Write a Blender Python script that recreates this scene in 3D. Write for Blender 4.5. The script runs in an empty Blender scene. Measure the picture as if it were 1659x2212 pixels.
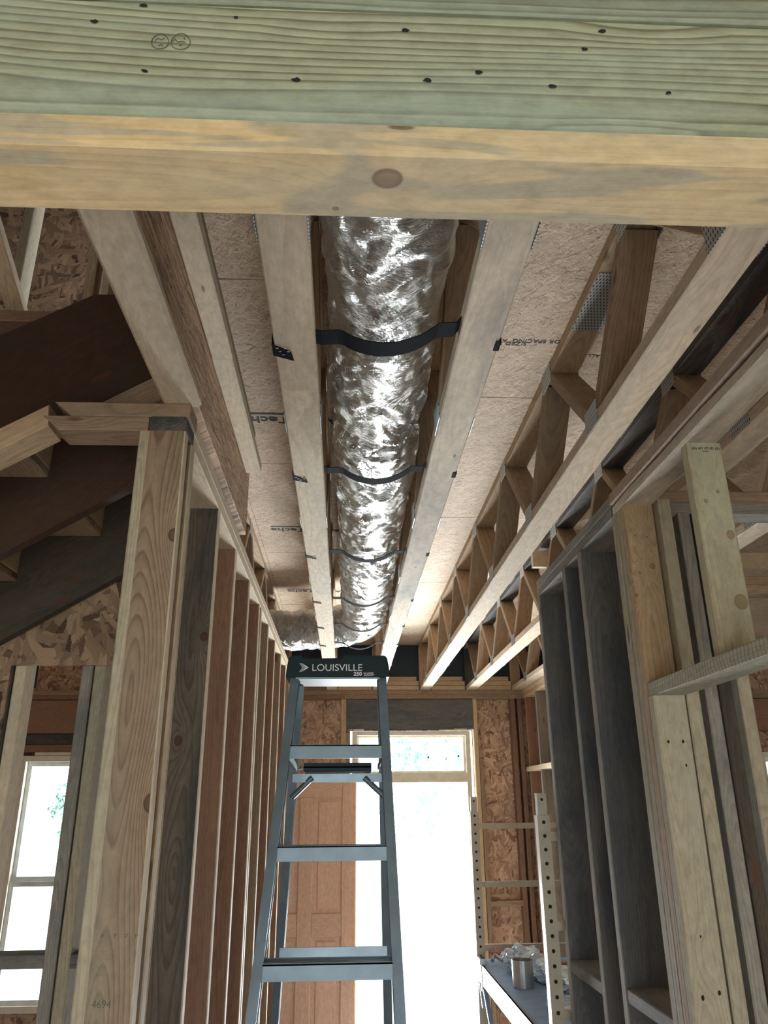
import bpy, math, random
import numpy as np
from mathutils import Vector, Matrix
random.seed(7); RNG = np.random.RandomState(11)
sc = bpy.context.scene
C = bpy.context.collection
# ---------------------------------------------------------------- camera
CZ = 1.85
yaw, pitch, roll = 0.051469, 0.363310, -0.008904
f_ = Vector((math.sin(yaw)*math.cos(pitch), math.cos(yaw)*math.cos(pitch), math.sin(pitch)))
rt = Vector((math.cos(yaw), -math.sin(yaw), 0)); up = rt.cross(f_)
rr = rt*math.cos(roll) + up*math.sin(roll); uu = up*math.cos(roll) - rt*math.sin(roll)
cam = bpy.data.cameras.new('camera'); camo = bpy.data.objects.new('camera', cam); C.objects.link(camo)
M = Matrix((rr, uu, -f_)).transposed().to_4x4(); M.translation = (0, 0, CZ); camo.matrix_world = M
cam.sensor_fit = 'HORIZONTAL'; cam.sensor_width = 36; cam.lens = 36*1656.456/1659
cam.clip_start = 0.02; cam.clip_end = 300
sc.camera = camo
# ---------------------------------------------------------------- light, sky, exposure
sc.view_settings.view_transform = 'Standard'; sc.view_settings.look = 'None'
sc.view_settings.gamma = 1; sc.view_settings.use_curve_mapping = False
sc.view_settings.exposure = -0.12
w = bpy.data.worlds.new('sky'); sc.world = w; w.use_nodes = True
bg = w.node_tree.nodes['Background']; bg.inputs[0].default_value = (0.80, 0.90, 1.0, 1); bg.inputs[1].default_value = 7.0
def sun(name, rot, strength, col, ang=2):
    l = bpy.data.lights.new(name, 'SUN'); l.energy = strength; l.color = col; l.angle = math.radians(ang)
    o = bpy.data.objects.new(name, l); o.rotation_euler = [math.radians(a) for a in rot]; C.objects.link(o); return o
sun('sun', (55, 0, -6), 17.5, (1, .97, .92))
def area(name, loc, target, sx, sy, power, col):
    l = bpy.data.lights.new(name, 'AREA'); l.shape = 'RECTANGLE'; l.size = sx; l.size_y = sy; l.energy = power; l.color = col
    o = bpy.data.objects.new(name, l); o.location = loc
    o.rotation_euler = (Vector(target)-Vector(loc)).to_track_quat('-Z', 'Y').to_euler(); C.objects.link(o); return o
area('rear_daylight_fill', (0.0, -3.75, 1.05), (0.1, 0.5, 0.6), 2.8, 2.0, 34, (1, .97, .92))  # unseen lamp added behind the camera, fills in for rear daylight
area('porch_bounce_fill', (0.55, 8.0, 0.25), (0.3, 4.2, 2.3), 1.8, 1.4, 850, (.90, .96, 1))  # unseen lamp added low outside the door, stands in for ground bounce
# ---------------------------------------------------------------- materials
def new_mat(name):
    m = bpy.data.materials.new(name); m.use_nodes = True
    nt = m.node_tree; b = nt.nodes['Principled BSDF']; return m, nt, b
def N(nt, t, **kw):
    n = nt.nodes.new(t)
    for k, v in kw.items(): setattr(n, k, v)
    return n
def ramp(nt, stops, interp='LINEAR'):
    n = nt.nodes.new('ShaderNodeValToRGB'); n.color_ramp.interpolation = interp
    e = n.color_ramp.elements
    while len(e) < len(stops): e.new(.5)
    for i, (p, c) in enumerate(stops):
        e[i].position = p; e[i].color = (c, c, c, 1) if not hasattr(c, '__len__') else (*c, 1)
    return n
def mixc(nt, fac, a, b, blend='MIX'):
    n = nt.nodes.new('ShaderNodeMix'); n.data_type = 'RGBA'; n.blend_type = blend
    L = nt.links
    for sock, v in ((n.inputs[0], fac), (n.inputs[6], a), (n.inputs[7], b)):
        if isinstance(v, (int, float)): sock.default_value = v
        elif isinstance(v, tuple): sock.default_value = (*v, 1)
        else: L.new(v, sock)
    return n.outputs[2]
def mth(nt, op, a, b=None, c=None):
    n = nt.nodes.new('ShaderNodeMath'); n.operation = op
    for i, v in enumerate((a, b, c)):
        if v is None: continue
        if isinstance(v, (int, float)): n.inputs[i].default_value = v
        else: nt.links.new(v, n.inputs[i])
    return n.outputs[0]
def noise(nt, vec, scale, detail=3, rough=.5, dist=0):
    n = nt.nodes.new('ShaderNodeTexNoise'); n.inputs['Scale'].default_value = scale; n.inputs['Detail'].default_value = detail
    n.inputs['Roughness'].default_value = rough; n.inputs['Distortion'].default_value = dist
    nt.links.new(vec, n.inputs['Vector']); return n.outputs['Fac']
def mapping(nt, vec, scale=(1, 1, 1), loc=None, rot=(0, 0, 0)):
    n = nt.nodes.new('ShaderNodeMapping'); n.inputs['Scale'].default_value = scale; n.inputs['Rotation'].default_value = rot
    nt.links.new(vec, n.inputs['Vector'])
    if loc is not None:
        if isinstance(loc, tuple): n.inputs['Location'].default_value = loc
        else: nt.links.new(loc, n.inputs['Location'])
    return n.outputs[0]
def wood(name, light, dark, ring=150, knots=.5, stain=None, stain_amt=.5, sat=.12, ringmix=.55, patch=None, rough=.75, satur=.98, cross=False, tilt=.09, hero=(), heroc=(.05, .028, .02)):
    """grain runs along local X; rings come from a pith line below the face; each object gets its own offset"""
    m, nt, b = new_mat(name); L = nt.links
    tc = N(nt, 'ShaderNodeTexCoord'); oi = N(nt, 'ShaderNodeObjectInfo')
    cmb = N(nt, 'ShaderNodeCombineXYZ')
    L.new(mth(nt, 'MULTIPLY', oi.outputs['Random'], 37.0), cmb.inputs[0])
    r2 = mth(nt, 'MULTIPLY', mth(nt, 'FRACT', mth(nt, 'MULTIPLY', oi.outputs['Random'], 53.0)), .05)
    L.new(mth(nt, 'SUBTRACT', r2, .025), cmb.inputs[1])
    L.new(mth(nt, 'ADD', .012, mth(nt, 'MULTIPLY', mth(nt, 'FRACT', mth(nt, 'MULTIPLY', oi.outputs['Random'], 97.0)), .05)), cmb.inputs[2])
    P = mapping(nt, tc.outputs['Object'], loc=cmb.outputs[0])
    Ps = mapping(nt, P, (.9, 7, 7))
    n1 = noise(nt, Ps, 1.0, 2, .5)
    sep = N(nt, 'ShaderNodeSeparateXYZ'); L.new(P, sep.inputs[0])
    # knots : voronoi cells stretched along the board
    v = N(nt, 'ShaderNodeTexVoronoi'); v.inputs['Scale'].default_value = 1; v.feature = 'F1'
    L.new(mapping(nt, P, (3.1, 11, 11)), v.inputs['Vector'])
    kd = v.outputs['Distance']
    kfall = ramp(nt, [(0.0, 1.0), (.34, 0.0)]); L.new(kd, kfall.inputs[0])
    wob = noise(nt, mapping(nt, P, (1.15, .4, .4), loc=(5.1, 2.2, 9.3)), 1, 1, .3)
    zz = mth(nt, 'ADD', sep.outputs[2], mth(nt, 'MULTIPLY', mth(nt, 'SUBTRACT', wob, .5), tilt*2.2))
    y2 = mth(nt, 'MULTIPLY', sep.outputs[1], sep.outputs[1]); z2 = mth(nt, 'MULTIPLY', zz, zz)
    r = mth(nt, 'SQRT', mth(nt, 'ADD', y2, z2))
    ph = mth(nt, 'MULTIPLY', r, float(ring))
    ph = mth(nt, 'ADD', ph, mth(nt, 'MULTIPLY', n1, 4.5))
    ph = mth(nt, 'ADD', ph, mth(nt, 'MULTIPLY', kfall.outputs[0], 3.2*knots+.4))
    hk = None                                     # knots at fixed places of a board: (x, y, z, radius) in the board's own metres
    for (hx, hy, hz, hr) in hero:
        sb = N(nt, 'ShaderNodeVectorMath', operation='SUBTRACT'); L.new(tc.outputs['Object'], sb.inputs[0]); sb.inputs[1].default_value = (hx, hy, hz)
        ln_ = N(nt, 'ShaderNodeVectorMath', operation='LENGTH'); L.new(mapping(nt, sb.outputs[0], (.30, 1, .6)), ln_.inputs[0])
        e_ = mth(nt, 'EXPONENT', mth(nt, 'MULTIPLY', ln_.outputs['Value'], -1/(1.9*hr)))
        ph = mth(nt, 'ADD', ph, mth(nt, 'MULTIPLY', e_, 7.0))
        l2 = N(nt, 'ShaderNodeVectorMath', operation='LENGTH'); L.new(mapping(nt, sb.outputs[0], (.85, 1, .4)), l2.inputs[0])
        kr = ramp(nt, [(.0, .75), (.55, .8), (.82, 1.0), (.95, .25), (1.0, .0)]); L.new(mth(nt, 'MULTIPLY', l2.outputs['Value'], .9/hr), kr.inputs[0])
        hk = kr.outputs[0] if hk is None else mth(nt, 'MAXIMUM', hk, kr.outputs[0])
    saw = mth(nt, 'FRACT', ph)
    rr_ = ramp(nt, [(0, 0.0), (.55, .35), (.86, 1.0), (1.0, .0)]); L.new(saw, rr_.inputs[0])
    fib = noise(nt, mapping(nt, P, (3, 260, 260)), 1, 2, .6)
    fibr = ramp(nt, [(.35, 0.0), (.7, 1.0)]); L.new(fib, fibr.inputs[0])
    col = mixc(nt, mth(nt, 'MULTIPLY', rr_.outputs[0], ringmix), light, dark)
    col = mixc(nt, mth(nt, 'MULTIPLY', fibr.outputs[0], .22), col, dark)
    if stain is not None:
        s = noise(nt, mapping(nt, P, (1.6, 9, 9)), 1, 5, .62, .6)
        sr = ramp(nt, [(.42, 0.0), (.66, 1.0)]); L.new(s, sr.inputs[0])
        col = mixc(nt, mth(nt, 'MULTIPLY', sr.outputs[0], stain_amt), col, stain)
    if patch is not None:
        s = noise(nt, mapping(nt, P, (2.2, 14, 14), loc=(3.3, 1.1, 7.7)), 1, 2, .5, .9)
        sr = ramp(nt, [(.50, 0.0), (.53, 1.0)]); L.new(s, sr.inputs[0])
        col = mixc(nt, mth(nt, 'MULTIPLY', sr.outputs[0], .8), col, patch)
    if cross:
        cx = mth(nt, 'FRACT', mth(nt, 'ADD', mth(nt, 'MULTIPLY', sep.outputs[0], 62.0), mth(nt, 'MULTIPLY', noise(nt, mapping(nt, P, (8, 20, 20)), 1, 2), 1.6)))
        cr = ramp(nt, [(.0, 1.0), (.10, .8), (.2, 0.0)]); L.new(cx, cr.inputs[0])
        col = mixc(nt, mth(nt, 'MULTIPLY', cr.outputs[0], .75), col, tuple(c*.35 for c in dark))
    sp = noise(nt, mapping(nt, P, (30, 60, 60)), 1, 3, .7)
    spr = ramp(nt, [(.3, .82), (.65, 1.06)]); L.new(sp, spr.inputs[0])
    col = mixc(nt, 1.0, col, spr.outputs[0], 'MULTIPLY')
    kn = ramp(nt, [(.0, 1.0), (.10*knots+.012, .9), (.14*knots+.02, 0.0)]); L.new(kd, kn.inputs[0])
    col = mixc(nt, mth(nt, 'MULTIPLY', kn.outputs[0], .8), col, (.10, .045, .025))
    if hk is not None: col = mixc(nt, mth(nt, 'MULTIPLY', hk, .85), col, heroc)
    hsv = N(nt, 'ShaderNodeHueSaturation'); L.new(col, hsv.inputs['Color'])
    hv = mth(nt, 'FRACT', mth(nt, 'MULTIPLY', oi.outputs['Random'], 19.0))
    L.new(mth(nt, 'ADD', 1-sat, mth(nt, 'MULTIPLY', hv, 2*sat)), hsv.inputs['Value'])
    hsv.inputs['Saturation'].default_value = satur
    L.new(hsv.outputs[0], b.inputs['Base Color']); b.inputs['Roughness'].default_value = rough
    b.inputs['Specular IOR Level'].default_value = .25
    bp = N(nt, 'ShaderNodeBump'); bp.inputs['Strength'].default_value = .35; bp.inputs['Distance'].default_value = .0015
    L.new(mth(nt, 'ADD', mth(nt, 'ADD', fib, sp), mth(nt, 'MULTIPLY', rr_.outputs[0], -.5)), bp.inputs['Height']); L.new(bp.outputs[0], b.inputs['Normal'])
    return m
W = {}
W['pine'] = wood('pine', (.62, .46, .29), (.40, .25, .13), 150, .6, (.42, .36, .26), .35)
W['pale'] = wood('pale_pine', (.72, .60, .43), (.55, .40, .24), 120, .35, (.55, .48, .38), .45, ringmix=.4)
W['chord'] = wood('truss_pine', (.72, .59, .43), (.50, .36, .23), 95, .45, (.44, .38, .31), .45, ringmix=.5)
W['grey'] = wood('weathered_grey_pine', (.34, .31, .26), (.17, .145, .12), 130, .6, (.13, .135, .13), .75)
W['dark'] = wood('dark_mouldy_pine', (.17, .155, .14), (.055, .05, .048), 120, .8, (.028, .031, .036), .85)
W['blue'] = wood('blue_grey_pine', (.155, .15, .145), (.075, .07, .07), 110, .5, (.055, .07, .085), .9)
W['green'] = wood('green_treated_pine', (.40, .42, .29), (.13, .12, .07), 95, .3, (.30, .37, .31), .55, ringmix=.95, tilt=.05)
W['plate'] = wood('header_plate_pine', (.68, .50, .27), (.48, .33, .17), 130, .55, (.50, .46, .33), .4, ringmix=.35, patch=(.40, .35, .26))
W['red'] = wood('red_brown_pine', (.33, .19, .12), (.20, .10, .06), 120, .5, (.20, .13, .10), .5)
W['brown'] = wood('brown_pine', (.42, .29, .18), (.20, .11, .06), 105, .6, (.26, .23, .18), .5)
W['olive'] = wood('olive_pine', (.44, .38, .27), (.27, .22, .15), 130, .8, (.38, .36, .27), .6)
W['post'] = wood('swirled_post_pine', (.36, .26, .17), (.17, .10, .06), 125, .2, (.30, .28, .21), .55, ringmix=.85, tilt=.12, hero=((2.391, .040, -.019, .014), (1.817, .046, -.019, .017)), sat=.02)
W['stud2'] = wood('blue_stained_pine', (.21, .18, .14), (.085, .07, .055), 110, .2, (.05, .055, .055), .85, ringmix=.7, hero=((1.977, -.02, -.019, .011), (2.263, .03, -.019, .012)), heroc=(.07, .03, .025), sat=.02)
W['cripple'] = wood('cripple_pine', (.50, .44, .29), (.33, .27, .16), 120, .1, (.44, .46, .34), .6, ringmix=.5, hero=((.376, -.0195, -.019, .005), (.401, .0145, -.019, .0045), (.289, .0275, -.019, .010), (.123, .0235, -.019, .016)), heroc=(.24, .16, .08), sat=.02)
W['plate2'] = wood('knotty_header_plate_pine', (.70, .52, .28), (.50, .35, .18), 130, .2, (.50, .47, .36), .4, ringmix=.45, patch=(.42, .37, .27), hero=((1.637, -.013, -.019, .013), (1.585, .03, -.019, .003)), heroc=(.17, .10, .065), sat=.02)
W['kingpost'] = wood('knotty_king_pine', (.48, .34, .20), (.28, .17, .09), 105, .1, (.36, .30, .20), .4, ringmix=.6, hero=((2.462, .0185, -.019, .008), (2.441, -.022, -.019, .004), (2.552, .014, -.019, .003), (2.556, -.022, -.019, .003), (2.373, -.040, -.019, .005)), heroc=(.20, .10, .05), sat=.02)
W['chord1'] = wood('knotty_truss_pine', (.72, .60, .44), (.50, .37, .24), 95, .2, (.42, .38, .32), .5, ringmix=.5, hero=((3.547, .019, -.019, .010), (5.10, -.013, -.019, .010)), heroc=(.22, .13, .08), sat=.03)
W['chord2'] = wood('blotched_truss_pine', (.70, .60, .47), (.50, .38, .27), 95, .2, (.28, .25, .22), .75, ringmix=.35, sat=.03)
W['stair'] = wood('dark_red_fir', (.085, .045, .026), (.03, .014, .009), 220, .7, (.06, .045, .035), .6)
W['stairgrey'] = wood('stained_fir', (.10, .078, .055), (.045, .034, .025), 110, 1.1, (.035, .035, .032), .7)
W['rust'] = wood('speckled_rusty_pine', (.48, .34, .26), (.26, .16, .12), 260, .2, (.40, .33, .27), .7)
W['sawn'] = wood('rough_sawn_pine', (.46, .44, .33), (.22, .21, .15), 170, .4, (.34, .33, .26), .6, ringmix=.5, cross=True)
W['lvl'] = wood('laminated_strand', (.52, .33, .18), (.24, .13, .065), 330, .12, (.50, .36, .22), .5, ringmix=.8)
W['doorskin'] = wood('cedar_door', (.74, .48, .34), (.60, .36, .24), 90, .01, (.62, .40, .27), .5, ringmix=.3, rough=.55, sat=.03)

def osb(name, light, dark, ln=.07, wd=.014, wall=False, spread=3.1, sat=.86):
    """pressed strands: five layers of long voronoi cells at different angles, the highest random rank on top"""
    m, nt, b = new_mat(name); L = nt.links
    tc = N(nt, 'ShaderNodeTexCoord'); P = tc.outputs['Object']
    if wall:
        sp_ = N(nt, 'ShaderNodeSeparateXYZ'); L.new(P, sp_.inputs[0]); cb = N(nt, 'ShaderNodeCombineXYZ')
        L.new(mth(nt, 'ADD', sp_.outputs[0], sp_.outputs[1]), cb.inputs[0]); L.new(sp_.outputs[2], cb.inputs[1]); P = cb.outputs[0]
    nz = N(nt, 'ShaderNodeTexNoise'); nz.inputs['Scale'].default_value = 22; nz.inputs['Detail'].default_value = 2; L.new(P, nz.inputs['Vector'])
    dist = N(nt, 'ShaderNodeVectorMath', operation='MULTIPLY_ADD'); L.new(nz.outputs['Color'], dist.inputs[0]); dist.inputs[1].default_value = (.012, .012, 0); L.new(P, dist.inputs[2])
    best = None; tone = None
    for i in range(6):
        an = (i*.618 % 1.0 - .5)*spread; k = 1+.5*((i*7) % 3 - 1)*.6
        mp = N(nt, 'ShaderNodeMapping'); mp.vector_type = 'TEXTURE'; mp.inputs['Rotation'].default_value = (0, 0, an); mp.inputs['Location'].default_value = (i*.37, i*.91, 0); mp.inputs['Scale'].default_value = (ln*k, wd*k, 1)
        L.new(dist.outputs[0], mp.inputs['Vector'])
        v = N(nt, 'ShaderNodeTexVoronoi'); v.voronoi_dimensions = '2D'; v.inputs['Scale'].default_value = 1; L.new(mp.outputs[0], v.inputs['Vector'])
        sc_ = N(nt, 'ShaderNodeSeparateColor'); L.new(v.outputs['Color'], sc_.inputs[0])
        if best is None: best, tone = sc_.outputs[0], sc_.outputs[1]
        else:
            g = mth(nt, 'GREATER_THAN', sc_.outputs[0], best)
            tone = mth(nt, 'ADD', mth(nt, 'MULTIPLY', g, sc_.outputs[1]), mth(nt, 'MULTIPLY', mth(nt, 'SUBTRACT', 1.0, g), tone))
            best = mth(nt, 'MAXIMUM', best, sc_.outputs[0])
    fn = noise(nt, mapping(nt, P, (60, 240, 60)), 1, 3, .65)
    a2 = mth(nt, 'ADD', mth(nt, 'MULTIPLY', tone, .72), mth(nt, 'MULTIPLY', fn, .28))
    mid = tuple(x*.55+y*.45 for x, y in zip(light, dark))
    r = ramp(nt, [(.12, tuple(c*.45 for c in dark)), (.2, dark), (.45, mid), (.74, light), (.88, tuple(min(1, c*1.22) for c in light))]); L.new(a2, r.inputs[0])
    big = noise(nt, P, 2.1, 3, .6); br = ramp(nt, [(.3, .84), (.7, 1.08)]); L.new(big, br.inputs[0])
    col = mixc(nt, 1.0, r.outputs[0], br.outputs[0], 'MULTIPLY')
    hs = N(nt, 'ShaderNodeHueSaturation'); hs.inputs['Saturation'].default_value = sat; L.new(col, hs.inputs['Color'])
    L.new(hs.outputs[0], b.inputs['Base Color']); b.inputs['Roughness'].default_value = .7; b.inputs['Specular IOR Level'].default_value = .25
    bp = N(nt, 'ShaderNodeBump'); bp.inputs['Strength'].default_value = .5; bp.inputs['Distance'].default_value = .0015
    L.new(mth(nt, 'ADD', tone, fn), bp.inputs['Height']); L.new(bp.outputs[0], b.inputs['Normal'])
    return m
W['subfloor'] = osb('fine_strand_panel', (.74, .56, .38), (.48, .32, .20), .034, .0034, spread=2.3)
W['strand'] = osb('long_strand_beam', (.60, .38, .20), (.24, .13, .065), .11, .0045, True, .4)
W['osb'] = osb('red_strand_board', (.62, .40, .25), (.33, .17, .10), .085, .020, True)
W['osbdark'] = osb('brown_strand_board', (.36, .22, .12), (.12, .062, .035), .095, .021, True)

def plain(name, col, rough=.5, metal=0, bump=0, bscale=200, spec=.5):
    m, nt, b = new_mat(name); b.inputs['Roughness'].default_value = rough; b.inputs['Metallic'].default_value = metal; b.inputs['Specular IOR Level'].default_value = spec
    tc = N(nt, 'ShaderNodeTexCoord'); n = noise(nt, tc.outputs['Object'], 14, 4, .6)
    r = ramp(nt, [(.3, tuple(c*.86 for c in col)), (.7, tuple(min(1, c*1.1) for c in col))]); nt.links.new(n, r.inputs[0]); nt.links.new(r.outputs[0], b.inputs['Base Color'])
    if bump:
        bp = N(nt, 'ShaderNodeBump'); bp.inputs['Strength'].default_value = bump; bp.inputs['Distance'].default_value = .001
        nt.links.new(noise(nt, tc.outputs['Object'], bscale, 3, .6), bp.inputs['Height']); nt.links.new(bp.outputs[0], b.inputs['Normal'])
    return m
W['alu'] = plain('brushed_aluminium', (.17, .22, .26), .45, .55, .25, 90)
W['aluflat'] = plain('mill_aluminium', (.20, .25, .29), .38, .8, .2, 60)
W['cap'] = plain('dark_teal_plastic', (.003, .016, .022), .5, 0, .3, 500, .25)
W['white'] = plain('white_print', (.72, .76, .76), .6)
W['ink'] = plain('black_ink', (.035, .035, .035), .8)
W['pencil'] = plain('pencil_line', (.11, .115, .085), .9)
W['strap'] = plain('black_woven_strap', (.006, .007, .010), .85, 0, .5, 600, .12)
W['galv'] = plain('galvanised_steel', (.50, .52, .52), .35, .8)
W['tan_steel'] = plain('khaki_painted_steel', (.42, .37, .28), .45, .2)
W['deck'] = plain('sky_tinted_deck', (.17, .28, .46), .5, 0, .3, 40)  # blue sky reflection painted into the deck's base colour
W['hole'] = plain('dark_hole', (.012, .011, .010), .9)
W['frame'] = plain('cream_window_frame', (.74, .68, .56), .5)
W['vinyl'] = plain('white_vinyl', (.75, .80, .80), .4)
W['foam'] = plain('cream_spray_foam', (.72, .66, .54), .9, 0, .8, 60)
W['wrap'] = plain('dark_blue_sheet', (.010, .022, .042), .55)
W['poly'] = plain('crumpled_plastic_film', (.55, .66, .78), .18, .25, .9, 26)
W['glove'] = plain('pale_blue_rubber', (.45, .62, .78), .5)
W['copper'] = plain('red_plastic', (.45, .14, .10), .4)
W['greens'] = plain('green_sticker', (.05, .30, .17), .6)
W['bluest'] = plain('pale_blue_paint', (.42, .54, .60), .7)
W['grass'] = plain('lawn', (.42, .44, .36), .9)
W['concrete'] = plain('concrete', (.50, .50, .50), .85, 0, .3, 30)
W['leaf'] = plain('pale_leaf_green', (.26, .46, .38), .7)
W['bark'] = plain('pale_bark', (.62, .60, .56), .9)
W['grey_lam'] = plain('slate_blue_bin', (.12, .20, .34), .6)
def glass():
    m, nt, b = new_mat('window_glass'); nt.nodes.remove(b)
    tr = N(nt, 'ShaderNodeBsdfTransparent'); gl = N(nt, 'ShaderNodeBsdfGlossy'); gl.inputs['Roughness'].default_value = .03
    tr.inputs[0].default_value = (.95, .98, .97, 1)
    mx = N(nt, 'ShaderNodeMixShader'); mx.inputs[0].default_value = .06
    nt.links.new(tr.outputs[0], mx.inputs[1]); nt.links.new(gl.outputs[0], mx.inputs[2]); nt.links.new(mx.outputs[0], nt.nodes['Material Output'].inputs[0]); return m
W['glass'] = glass()
def foil():
    m, nt, b = new_mat('crinkled_foil'); L = nt.links
    b.inputs['Metallic'].default_value = 1; b.inputs['Roughness'].default_value = .20; b.inputs['Base Color'].default_value = (.80, .81, .81, 1)
    uv = N(nt, 'ShaderNodeTexCoord').outputs['UV']      # u = metres along, v = metres around
    d = N(nt, 'ShaderNodeTexNoise'); d.inputs['Scale'].default_value = 7; d.inputs['Detail'].default_value = 2; L.new(uv, d.inputs['Vector'])
    dv = N(nt, 'ShaderNodeVectorMath', operation='MULTIPLY_ADD'); L.new(d.outputs['Color'], dv.inputs[0]); dv.inputs[1].default_value = (.09, .09, 0); L.new(uv, dv.inputs[2])
    def ridge(s, sc_, det=3):
        n = noise(nt, mapping(nt, dv.outputs[0], s), sc_, det, .62)
        return mth(nt, 'ABSOLUTE', mth(nt, 'SUBTRACT', n, .5))
    h = mth(nt, 'ADD', mth(nt, 'MULTIPLY', ridge((190, 6, 1), 1), 1.1), mth(nt, 'MULTIPLY', ridge((60, 22, 1), 1), .4))
    h = mth(nt, 'ADD', h, mth(nt, 'MULTIPLY', ridge((260, 14, 1), 1), .35))
    bp = N(nt, 'ShaderNodeBump'); bp.inputs['Strength'].default_value = 1.0; bp.inputs['Distance'].default_value = .020
    L.new(h, bp.inputs['Height']); L.new(bp.outputs[0], b.inputs['Normal'])
    return m
W['foil'] = foil()
def plate_mat():
    m, nt, b = new_mat('punched_metal_plate'); L = nt.links
    tc = N(nt, 'ShaderNodeTexCoord'); P = tc.outputs['Object']
    sep = N(nt, 'ShaderNodeSeparateXYZ'); L.new(P, sep.inputs[0])
    cx = mth(nt, 'FRACT', mth(nt, 'MULTIPLY', sep.outputs[0], 72.0)); row = mth(nt, 'FLOOR', mth(nt, 'MULTIPLY', sep.outputs[0], 72.0))
    cy = mth(nt, 'FRACT', mth(nt, 'ADD', mth(nt, 'MULTIPLY', sep.outputs[1], 110.0), mth(nt, 'MULTIPLY', row, .5)))
    a = mth(nt, 'LESS_THAN', mth(nt, 'ABSOLUTE', mth(nt, 'SUBTRACT', cx, .5)), .30)
    c = mth(nt, 'LESS_THAN', mth(nt, 'ABSOLUTE', mth(nt, 'SUBTRACT', cy, .5)), .20)
    k = mth(nt, 'MULTIPLY', a, c)
    L.new(mixc(nt, k, (.50, .53, .53), (.03, .03, .03)), b.inputs['Base Color'])
    b.inputs['Roughness'].default_value = .45; L.new(mth(nt, 'SUBTRACT', .6, mth(nt, 'MULTIPLY', k, .6)), b.inputs['Metallic'])
    return m
W['tplate'] = plate_mat()
# ---------------------------------------------------------------- object helpers
def mesh_obj(name, verts, faces, mats, parent=None, mw=None, smooth=False, mi=None, uv=None):
    me = bpy.data.meshes.new(name); me.from_pydata([tuple(v) for v in verts], [], faces)
    for m_ in (mats if isinstance(mats, (list, tuple)) else [mats]): me.materials.append(W[m_] if isinstance(m_, str) else m_)
    if mi: me.polygons.foreach_set('material_index', mi)
    if smooth: me.polygons.foreach_set('use_smooth', [True]*len(me.polygons))
    if uv is not None:
        l = me.uv_layers.new(name='UVMap'); li = np.empty(len(me.loops), dtype=np.int32); me.loops.foreach_get('vertex_index', li)
        l.data.foreach_set('uv', np.asarray(uv, dtype=np.float32)[li].ravel())
    me.update()
    o = bpy.data.objects.new(name, me); C.objects.link(o)
    if mw is not None: o.matrix_world = mw
    if parent is not None:
        o.parent = parent; o.matrix_parent_inverse = PW[parent.name].inverted() if parent.name in PW else Matrix()
    PW[o.name] = o.matrix_world.copy() if mw is not None else Matrix()
    return o
PW = {}
def tag(o, label, cat, group=None, kind=None):
    if label: o['label'] = label
    if cat: o['category'] = cat
    if group: o['group'] = group
    if kind: o['kind'] = kind
    return o
def thing(name, loc, label, cat, group=None, kind=None):
    o = bpy.data.objects.new(name, None); o.empty_display_size = .1; C.objects.link(o); o.location = loc
    PW[o.name] = Matrix.Translation(loc); return tag(o, label, cat, group, kind)
def frame_mw(a, b, wdir):
    a, b = Vector(a), Vector(b); x = (b-a).normalized(); wd = Vector(wdir)
    y = (wd - x*wd.dot(x)).normalized(); z = x.cross(y)
    M_ = Matrix((x, y, z)).transposed().to_4x4(); M_.translation = a; return M_
def beam(name, a, b, wd_, th, wdir, mat, parent=None, ch=.003, seg=.12, bow=.0012, wane=None, cut0=0, cut1=0, holes=None, edge=None):
    """solid timber from a to b (centre line); wd_ along wdir, th across; chamfered edges, slight bow; wane = (corner, size)"""
    a, b = Vector(a), Vector(b); Lg = (b-a).length; n = max(1, int(Lg/seg)); mw = frame_mw(a, b, wdir)
    ph = RNG.rand(4)*6.28; V = []; F = []
    hw, ht = wd_/2, th/2
    for i in range(n+1):
        x = Lg*i/n; dy = bow*math.sin(x*2.1+ph[0]); dz = bow*math.sin(x*1.7+ph[1])
        cs = [ch]*4
        if wane:
            for c_, s_ in wane: cs[c_] = ch + s_*(.55+.45*math.sin(x*9+ph[2])*math.sin(x*4.3+ph[3])) + s_*.3*RNG.rand()
        cs = [min(c_, .9*ht, .9*hw) for c_ in cs]
        pts = [(-hw+cs[0], -ht), (hw-cs[1], -ht), (hw, -ht+cs[1]), (hw, ht-cs[2]), (hw-cs[2], ht), (-hw+cs[3], ht), (-hw, ht-cs[3]), (-hw, -ht+cs[0])]
        for (y, z) in pts:
            xx = x
            if i == 0: xx += cut0*(z/ht)
            if i == n: xx += cut1*(z/ht)
            V.append((xx, y+dy, z+dz))
    for i in range(n):
        for k in range(8):
            k2 = (k+1) % 8; F.append((i*8+k, (i+1)*8+k, (i+1)*8+k2, i*8+k2))
    F.append(tuple(range(8))); F.append(tuple(n*8+k for k in reversed(range(8))))
    mats = [mat]; mi = [0]*len(F)
    if edge:                                      # board edges (narrow faces) of a second timber; left-wall ones paint in door light
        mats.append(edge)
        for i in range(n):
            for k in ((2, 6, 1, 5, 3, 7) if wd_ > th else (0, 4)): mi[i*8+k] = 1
    if holes:                                     # nail holes: shallow dark discs on the face at local z = side*ht
        mats.append('hole')
        for (hx, hy, side, r_) in holes:
            k0 = len(V); z = side*(ht+.0012)
            for q in range(8):
                an = q*math.pi/4; V.append((hx+r_*(1+.4*RNG.rand())*math.cos(an), hy+r_*.7*(1+.3*RNG.rand())*math.sin(an), z))
            F.append(tuple(range(k0, k0+8)) if side > 0 else tuple(reversed(range(k0, k0+8)))); mi.append(1)
    # faces are laid out so that normals point outwards
    F = [tuple(reversed(f)) if i < n*8+2 else f for i, f in enumerate(F)]
    return mesh_obj(name, V, F, mats, parent, mw, mi=mi)
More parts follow.
